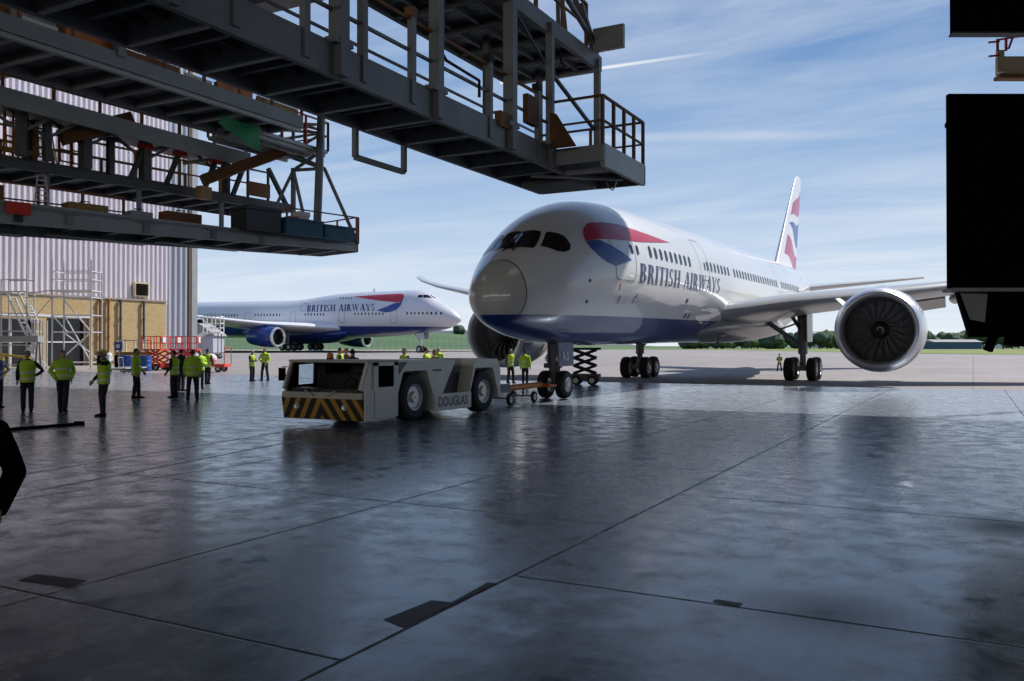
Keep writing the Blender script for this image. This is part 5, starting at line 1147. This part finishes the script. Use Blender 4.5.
def dock_right():
    d=14.; p=at(950,d); r=PSI; t=empty('dark_dock_panel',(p[0],p[1],0),r,'large unlit black dock end panel at the right edge with grey lip beneath','dock')
    def Z(py,dd=d): return EYE+(HY-py)*dd/F
    def X(px,dd=d): return (px-948)*dd/F
    z0,z1=Z(288),Z(93)
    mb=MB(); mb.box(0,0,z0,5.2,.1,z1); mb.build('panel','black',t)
    mb=MB(); mb.ell((X(949),.05,Z(124)),.06,.06,.07,6); mb.tube([(X(948.5),0,Z(122)),(X(947.5),0,Z(200)),(X(948.5),0,z0)],.035,6); mb.build('edge_seal','black',t)
    mb=MB(); mb.box(X(950),-.05,Z(291.5),5.2,.3,z0); mb.build('lip','lightsteel',t)
    mb=MB(); a=[(X(962),0,Z(291)),(X(1100),0,Z(291)),(X(1100),0,Z(335)),(X(976),0,Z(337))]
    mb.loft([[(x,.2,z) for x,y,z in a],[(x+.1,.5,z) for x,y,z in a]],sm=False); mb.build('underframe','black',t)
    mb=MB(); a=[(X(964),0,Z(292)),(X(992),0,Z(293)),(X(989),0,Z(322)),(X(974),0,Z(319))]
    mb.add([(x,.18,z) for x,y,z in a],[(0,1,2,3)]); mb.build('net_panel','lightsteel',t)
    mb=MB(); mb.bar((X(1002),.3,Z(335)),(X(996),.3,Z(351)),.09,.12); mb.bar((X(999),.3,Z(338)),(X(1010),.3,Z(334)),.07); mb.bar((X(1015),.3,Z(340)),(X(1040),.3,Z(342)),.16); mb.build('hanging_arm','black',t)
    mb=MB()
    for x in (3.0,4.6): mb.bar((x,1.2,0),(x,1.2,z0),.2)
    mb.build('support_leg','steel',t)
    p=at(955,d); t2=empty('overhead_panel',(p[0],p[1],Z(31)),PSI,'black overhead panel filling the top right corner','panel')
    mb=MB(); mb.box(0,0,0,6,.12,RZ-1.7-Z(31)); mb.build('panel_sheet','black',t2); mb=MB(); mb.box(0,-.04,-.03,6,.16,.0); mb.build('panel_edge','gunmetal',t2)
    # far walkway end glimpsed between them
    d3=26.; p=at(997,d3); e=empty('walkway_end',(p[0],p[1],0),PSI,'sunlit beige walkway end with thin red rails at the right edge','walkway')
    def z3(py): return EYE+(HY-py)*d3/F
    def x3(px): return (px-997)*d3/F
    mb=MB(); mb.box(x3(999),0,z3(71),x3(1006),.1,z3(49)); mb.box(x3(1006),.3,z3(70),x3(1120),.5,z3(52)); mb.build('side_panel','beige',e)
    mb=MB(); mb.box(x3(1006),.25,z3(74.5),x3(1120),.6,z3(71)); mb.build('walkway_deck','rust',e)
    mb=MB()
    for py in (41,55): mb.bar((x3(990),0,z3(py+.5)),(x3(1001),0,z3(py-.5)),.05)
    for px in (999,1007.5): mb.bar((x3(px),0,z3(50)),(x3(px),0,z3(38)),.06)
    mb.bar((x3(999),0,z3(39)),(x3(1024),0,z3(35)),.05); mb.bar((x3(1010),0,z3(48)),(x3(1016),0,z3(32)),.05); mb.build('rail','red',e)
    mb=MB(); mb.bar((x3(1090),.4,0),(x3(1090),.4,z3(74.5)),.4); mb.build('column','steel',e)
dock_right()
# ================================================================ people
def remesh(mb,name,m,parent,vox,smooth=2):
    o=mb.build(name,m,None); md=o.modifiers.new('r','REMESH'); md.mode='VOXEL'; md.voxel_size=vox; md.use_smooth_shade=True
    if smooth: sm=o.modifiers.new('s','SMOOTH'); sm.iterations=smooth; sm.factor=.5
    dg=bpy.context.evaluated_depsgraph_get(); me=bpy.data.meshes.new_from_object(o.evaluated_get(dg)); me.name=name
    bpy.data.objects.remove(o); me.materials.clear(); me.materials.append(M[m])
    o=bpy.data.objects.new(name,me); COL.objects.link(o); o.parent=parent; return o
TORSO=[(.86,.165,.118),(.95,.172,.120),(1.05,.160,.112),(1.18,.168,.118),(1.30,.190,.125),(1.38,.196,.118),(1.44,.165,.095),(1.48,.095,.07)]
def torso(mb,inf,z0=.86,z1=1.5,lean=0,n=20):
    rs=[]; zs=[r for r in TORSO if z0-1e-6<=r[0]<=z1]
    if zs[0][0]>z0+.01: a=lerp_tab(TORSO,z0); zs=[(z0,a[0],a[1])]+zs
    for z,rx,ry in zs: rs.append([((rx+inf)*math.cos(2*PI*k/n),(ry+inf)*math.sin(2*PI*k/n)+lean*(z-.9),z) for k in range(n)])
    mb.loft(rs)
POSES={
 'side':((.25,.03,1.13),(.25,-.06,.88)),'pocket':((.31,.09,1.16),(.20,-.09,.93)),'behind':((.29,.14,1.15),(.09,.19,.97)),
 'hip':((.40,.08,1.17),(.20,.0,1.02)),'raised':((.26,-.24,1.38),(.10,-.17,1.60)),'chest':((.27,-.02,1.13),(.07,-.27,1.15)),'out':((.34,-.12,1.17),(.36,-.34,1.0)),'folded':((.27,-.04,1.14),(-.08,-.23,1.18)),'tucked':((.31,.07,1.19),(.13,-.13,1.02)),'low':((.27,.02,1.13),(.20,-.20,.93)),
}
def person(px,d,off,label,h=1.75,top='jacket',topm='hivis',sleeve='navy',legs='navy',hair='hairdark',head='hair',L_='side',R_='side',step=(0,0),stance=.10,lean=0.,turn=0.,zg=0.,hem=.84,pos=None):
    x,y=pos if pos else at(px,d); fc=math.atan2(-x,y)
    t=empty('person',(x,y,zg),fc+off,label,'person'); s=h/1.75; t.scale=(s,s,s)
    sh=lambda z: lean*(z-.9)
    # body: one continuous surface
    b=MB(); torso(b,-.012,lean=lean)
    b.tube([(0,.01+sh(1.44),1.42),(0,sh(1.5)-.005,1.56)],[.062,.055],12)
    hc=(0,sh(1.6)-.02,1.635); ct,st=math.cos(turn),math.sin(turn)
    def H(x,y,z): return (hc[0]+x*ct-y*st,hc[1]+x*st+y*ct,hc[2]+z)
    b.ell(hc,.074,.094,.112,10); b.ell(H(0,-.035,-.075),.052,.058,.045,6)
    b.tube([H(0,-.088,.03),H(0,-.108,-.012),H(0,-.095,-.022)],[.010,.016,.012],8); b.tube([H(-.028,-.088,-.055),H(0,-.096,-.054),H(.028,-.088,-.055)],.009,6)
    for q in (-1,1): b.ell(H(q*.076,.005,-.005),.012,.022,.032,5); b.ell(H(q*.03,-.085,.032),.024,.014,.010,5)
    b.ell((0,0,.90),.15,.11,.12,8)
    arms=[]; lg=[]
    for q,pz in ((1,L_),(-1,R_)):
        e,w=POSES[pz]; S=Vector((q*.185,sh(1.4),1.40)); E=Vector((q*e[0],e[1]+sh(e[2]),e[2])); Wt=Vector((q*w[0],w[1]+sh(w[2]),w[2])); arms.append((S,E,Wt))
        b.tube([S,(S+E)/2,E,(E+Wt)/2,Wt],[.052,.046,.038,.036,.026],10,round_ends=True)
        dr=(Wt-E).normalized()
        if pz in('side','pocket','low'): dr=(dr+Vector((0,-.1,-.6))).normalized()
        sd_=Vector((0,-1,0)) if abs(dr.y)<.75 else Vector((0,0,1)); ac=dr.cross(sd_).normalized(); sd_=ac.cross(dr).normalized()
        pm=Wt+dr*.085; b.tube([Wt,Wt+dr*.03,pm],[.026,.036,.034],8)
        b.tube([Wt+dr*.02+sd_*.022,pm+sd_*.022],[.020,.019],6); b.tube([Wt+dr*.02-sd_*.022,pm-sd_*.024],[.02,.017],6)
        for k,(o_,ln) in enumerate(((.030,.070),(.010,.080),(-.011,.074),(-.031,.058))):
            a0=pm+sd_*o_-dr*.012; a1=a0+dr*ln*.55+ac*q*-.006; a2=a1+dr*ln*.35+ac*q*-.022; b.tube([a0,a1,a2],[.0105,.010,.009],6,round_ends=True)
        a0=Wt+dr*.03+sd_*.03; a1=a0+dr*.03+sd_*.028; a2=a1+dr*.03+sd_*.004; b.tube([a0,a1,a2],[.013,.012,.010],6,round_ends=True)
    for q,stp in ((1,step[0]),(-1,step[1])):
        hp=Vector((q*.09,0,.90)); an=Vector((q*stance,-stp,.09)); kn=(hp+an)/2+Vector((q*.005,-.03-max(0,-stp)*.15,.02)); lg.append((hp,kn,an))
        b.tube([hp,(hp+kn)/2,kn,(kn+an)/2+Vector((0,.015,.03)),an],[.085,.072,.055,.055,.038],10,round_ends=True)
        b.tube([an+Vector((0,.03,-.05)),an+Vector((0,-.14,-.06))],[.035,.03],8,round_ends=True)
    remesh(b,'body','skin',t,.0115,1)
    # trousers
    p=MB(); torso(p,.004,.84,1.05,lean); p.ell((0,0,.89),.163,.125,.12,8)
    for hp,kn,an in lg: p.tube([hp,(hp+kn)/2,kn,(kn+an)/2,an+Vector((0,0,-.02))],[.098,.088,.074,.072,.066],12,caps=True)
    remesh(p,'trousers',legs,t,.02,1)
    for hp,kn,an in lg:
        f=MB(); rs=[]
        for yy,w,z1 in ((.075,.036,.075),(.05,.046,.10),(0,.046,.105),(-.07,.050,.075),(-.14,.050,.055),(-.19,.038,.045),(-.21,.02,.03)):
            rs.append([(an.x+w*math.cos(2*PI*k/12),an.y+yy,max(.0,(z1/2)+(z1/2)*math.sin(2*PI*k/12))) for k in range(12)])
        f.loft(rs); f.build('shoe','black',t)
    def sleeves(mb,r0,r1,end=.92):
        for S,E,Wt in arms: mb.tube([S+Vector((0,0,-.005)),(S+E)/2,E,E+(Wt-E)*end],[r0,r0*.92,r0*.82,r1],10,round_ends=False); mb.ell(tuple(S),r0*1.05,r0,r0,6)
    bands=[]
    if top=='jacket':
        j=MB(); torso(j,.036,hem,1.5,lean); sleeves(j,.080,.058); j.tube([(0,sh(1.45)+.01,1.44),(0,sh(1.5),1.53)],[.085,.072],12); jk=remesh(j,'jacket',topm,t,.02,1)
        bands=[(hem+.12,.043),(hem+.32,.045)]
    elif top=='vest':
        j=MB(); torso(j,.008,.86,1.5,lean); sleeves(j,.064,.045); j.tube([(0,sh(1.45)+.01,1.44),(0,sh(1.5),1.52)],[.075,.064],12); remesh(j,'shirt',sleeve,t,.02,1)
        v=MB(); torso(v,.030,hem,1.5,lean); jk=remesh(v,'safety_vest',topm,t,.02,1); bands=[(hem+.10,.036),(hem+.28,.038)]
    else:
        j=MB(); torso(j,.02,hem,1.5,lean); sleeves(j,.068,.05); j.tube([(0,sh(1.45)+.01,1.44),(0,sh(1.5),1.53)],[.08,.07],12); jk=remesh(j,'jacket',topm,t,.02,1)
    for z,inf in bands:
        g=MB(); rs=[]
        for zz,ii in ((z-.028,inf-.014),(z-.026,inf),(z+.026,inf),(z+.028,inf-.014)):
            a=lerp_tab(TORSO,zz); rs.append([((a[0]+ii)*math.cos(2*PI*k/28),(a[1]+ii)*math.sin(2*PI*k/28)+lean*(zz-.9),zz) for k in range(28)])
        g.loft(rs,caps=False); g.build('reflective_band','stripe',jk)
    # hair or cap
    g=MB(); rs=[]
    lim=-.35 if head!='cap' else .12
    for i in range(9):
        a=lim+(PI/2-lim)*i/8; r=max(math.cos(a),.03); z=math.sin(a)
        rs.append([H(.082*r*math.cos(2*PI*k/18),.012+(.096*r*math.sin(2*PI*k/18) if math.sin(2*PI*k/18)>0 else .088*r*math.sin(2*PI*k/18)*(1. if z>.30 else .25)),.008+.118*z) for k in range(18)])
    g.loft(rs)
    if head=='cap': g.loft([[H(-.06,-.075,.03),H(.06,-.075,.03),H(.06,-.075,.042),H(-.06,-.075,.042)],[H(-.045,-.165,.015),H(.045,-.165,.015),H(.045,-.165,.024),H(-.045,-.165,.024)]],sm=False)
    g.build('cap' if head=='cap' else 'hair',hair,t)
    for q in (-1,1):
        g=MB(); g.ell(H(q*.03,-.083,.012),.013,.011,.009,5); g.build('eye','black',t)
    return t
D=lambda fy: EYE*F/(fy-HY)
person(27.5,D(411.5),0.0,'person in dark top and yellow safety vest facing us, leftmost of the standing workers',1.76,'vest','hivisb','navy',L_='hip',R_='side',hair='hairdark',head='cap')
person(63,D(411.3),.25,'person in open bright jacket, hands in pockets and ankles crossed, second from left',1.78,'jacket','hivis',L_='pocket',R_='pocket',step=(.12,-.14),stance=.03,hair='hairbrown',hem=.90)
person(104,D(416),-1.2,'person in profile raising an arm to the face, bright jacket over dark coat',1.80,'vest','hivis','blackcloth',L_='raised',R_='low',step=(.06,-.02),hair='hivis',head='cap')
person(136,D(398),1.35,'person standing alone in profile facing right, long yellow-green jacket',1.82,'jacket','hivis',L_='low',R_='side',step=(.07,-.05),hair='hairdark',hem=.80)
person(174.5,D(397.5),-2.2,'person with elbow stuck out at the left edge of the cluster of four workers',1.74,'vest','hivis','blackcloth',L_='low',R_='hip',hair='hairdark')
person(181,D(391),2.4,'person in dark clothes partly hidden inside the cluster of workers',1.78,'coat','blackcloth',L_='side',R_='side',hair='hairdark')
person(192.5,D(400),3.0,'broad person seen from behind in banded bright jacket at the centre of the cluster',1.78,'jacket','hivis',L_='side',R_='side',stance=.15,hair='hairbrown',hem=.82)
person(200,D(389),.3,'person in bright jacket half hidden behind the broad worker, facing us',1.74,'jacket','hivis',L_='chest',R_='chest',hair='hairbrown')
person(207.5,D(384.2),2.6,'person in bright vest at the right edge of the cluster, near the red cart',1.80,'vest','hivisb','navy',L_='side',R_='low',hair='hairdark',step=(.04,-.06))
person(252,D(381.3),.9,'shorter person with arms folded, left of the pair on the sunlit concrete',1.72,'vest','hivisb','navy',L_='folded',R_='folded',hair='hairgrey')
person(265,D(380.6),-.6,'taller person with feet apart, right of the pair on the sunlit concrete',1.84,'jacket','hivisb',L_='low',R_='hip',stance=.2,hair='hairbrown',hem=.95)
person(108.5,62,.4,'person in white shirt far behind the worker with raised arm',1.76,'coat','whitecloth',L_='side',R_='side',hair='hairdark')
person(-3,26.5,.5,'person in navy jacket with pale sleeve cut off by the left picture edge',1.74,'vest','baswblue','whitecloth',L_='hip',R_='side',hair='hairdark')
for px,d,off,lab,kw in ((340,38,1.6,'person in bright vest behind the tug cab, nearest the amber beacon',dict(topm='hivisb',hair='hairdark',h=1.86)),
    (346.7,40,-1.2,'person in dark red top behind the tug cab, middle of three heads',dict(top='coat',topm='rust',hair='hairdark',h=1.84)),
    (352.5,30,2.6,'person in dark clothing just behind the tug cab, rightmost of three heads',dict(top='coat',topm='greycloth',hair='hairdark',h=1.80)),
    (404.5,36,-.8,'person with tanned face and bright vest behind the middle of the tug',dict(topm='hivisb',hair='hairbrown',h=1.84)),
    (428,38,1.2,'person in bright jacket bending towards colleagues behind the rear of the tug',dict(top='jacket',topm='hivisb',hair='hairdark',h=1.86,lean=.12)),
    (434.6,37,-1.0,'person in yellow vest between two colleagues behind the rear of the tug',dict(topm='yellow',hair='hairbrown',h=1.78)),
    (438.5,42,-.4,'person in bright jacket, rightmost of the three behind the rear of the tug',dict(top='jacket',topm='hivisb',hair='hairgrey',h=1.88))):
    kw={'top':'vest',**kw}; person(px,d,off,lab,**kw)
person(510.5,45,.6,'person in open vest walking beside the towbar, below the left engine',1.80,'vest','hivisb','greycloth',L_='out',R_='side',step=(.12,-.1),hair='hairbrown')
person(525,43.2,2.9,'person in bright jacket seen from behind, between the left engine and the nose wheel',1.74,'jacket','hivis',L_='side',R_='side',hair='hairdark')
person(779.5,66,-.5,'distant person in bright vest with feet apart beside the right main gear',1.40,'vest','hivisb','navy',L_='folded',R_='folded',stance=.22,hair='hairdark',zg=gz(66.*.98))
person(0,0,.35,'dark sleeve of a person standing just outside the left picture edge',1.78,'coat','black','black',L_='tucked',R_='tucked',hair='hairdark',legs='black',pos=at(-47,4.1))
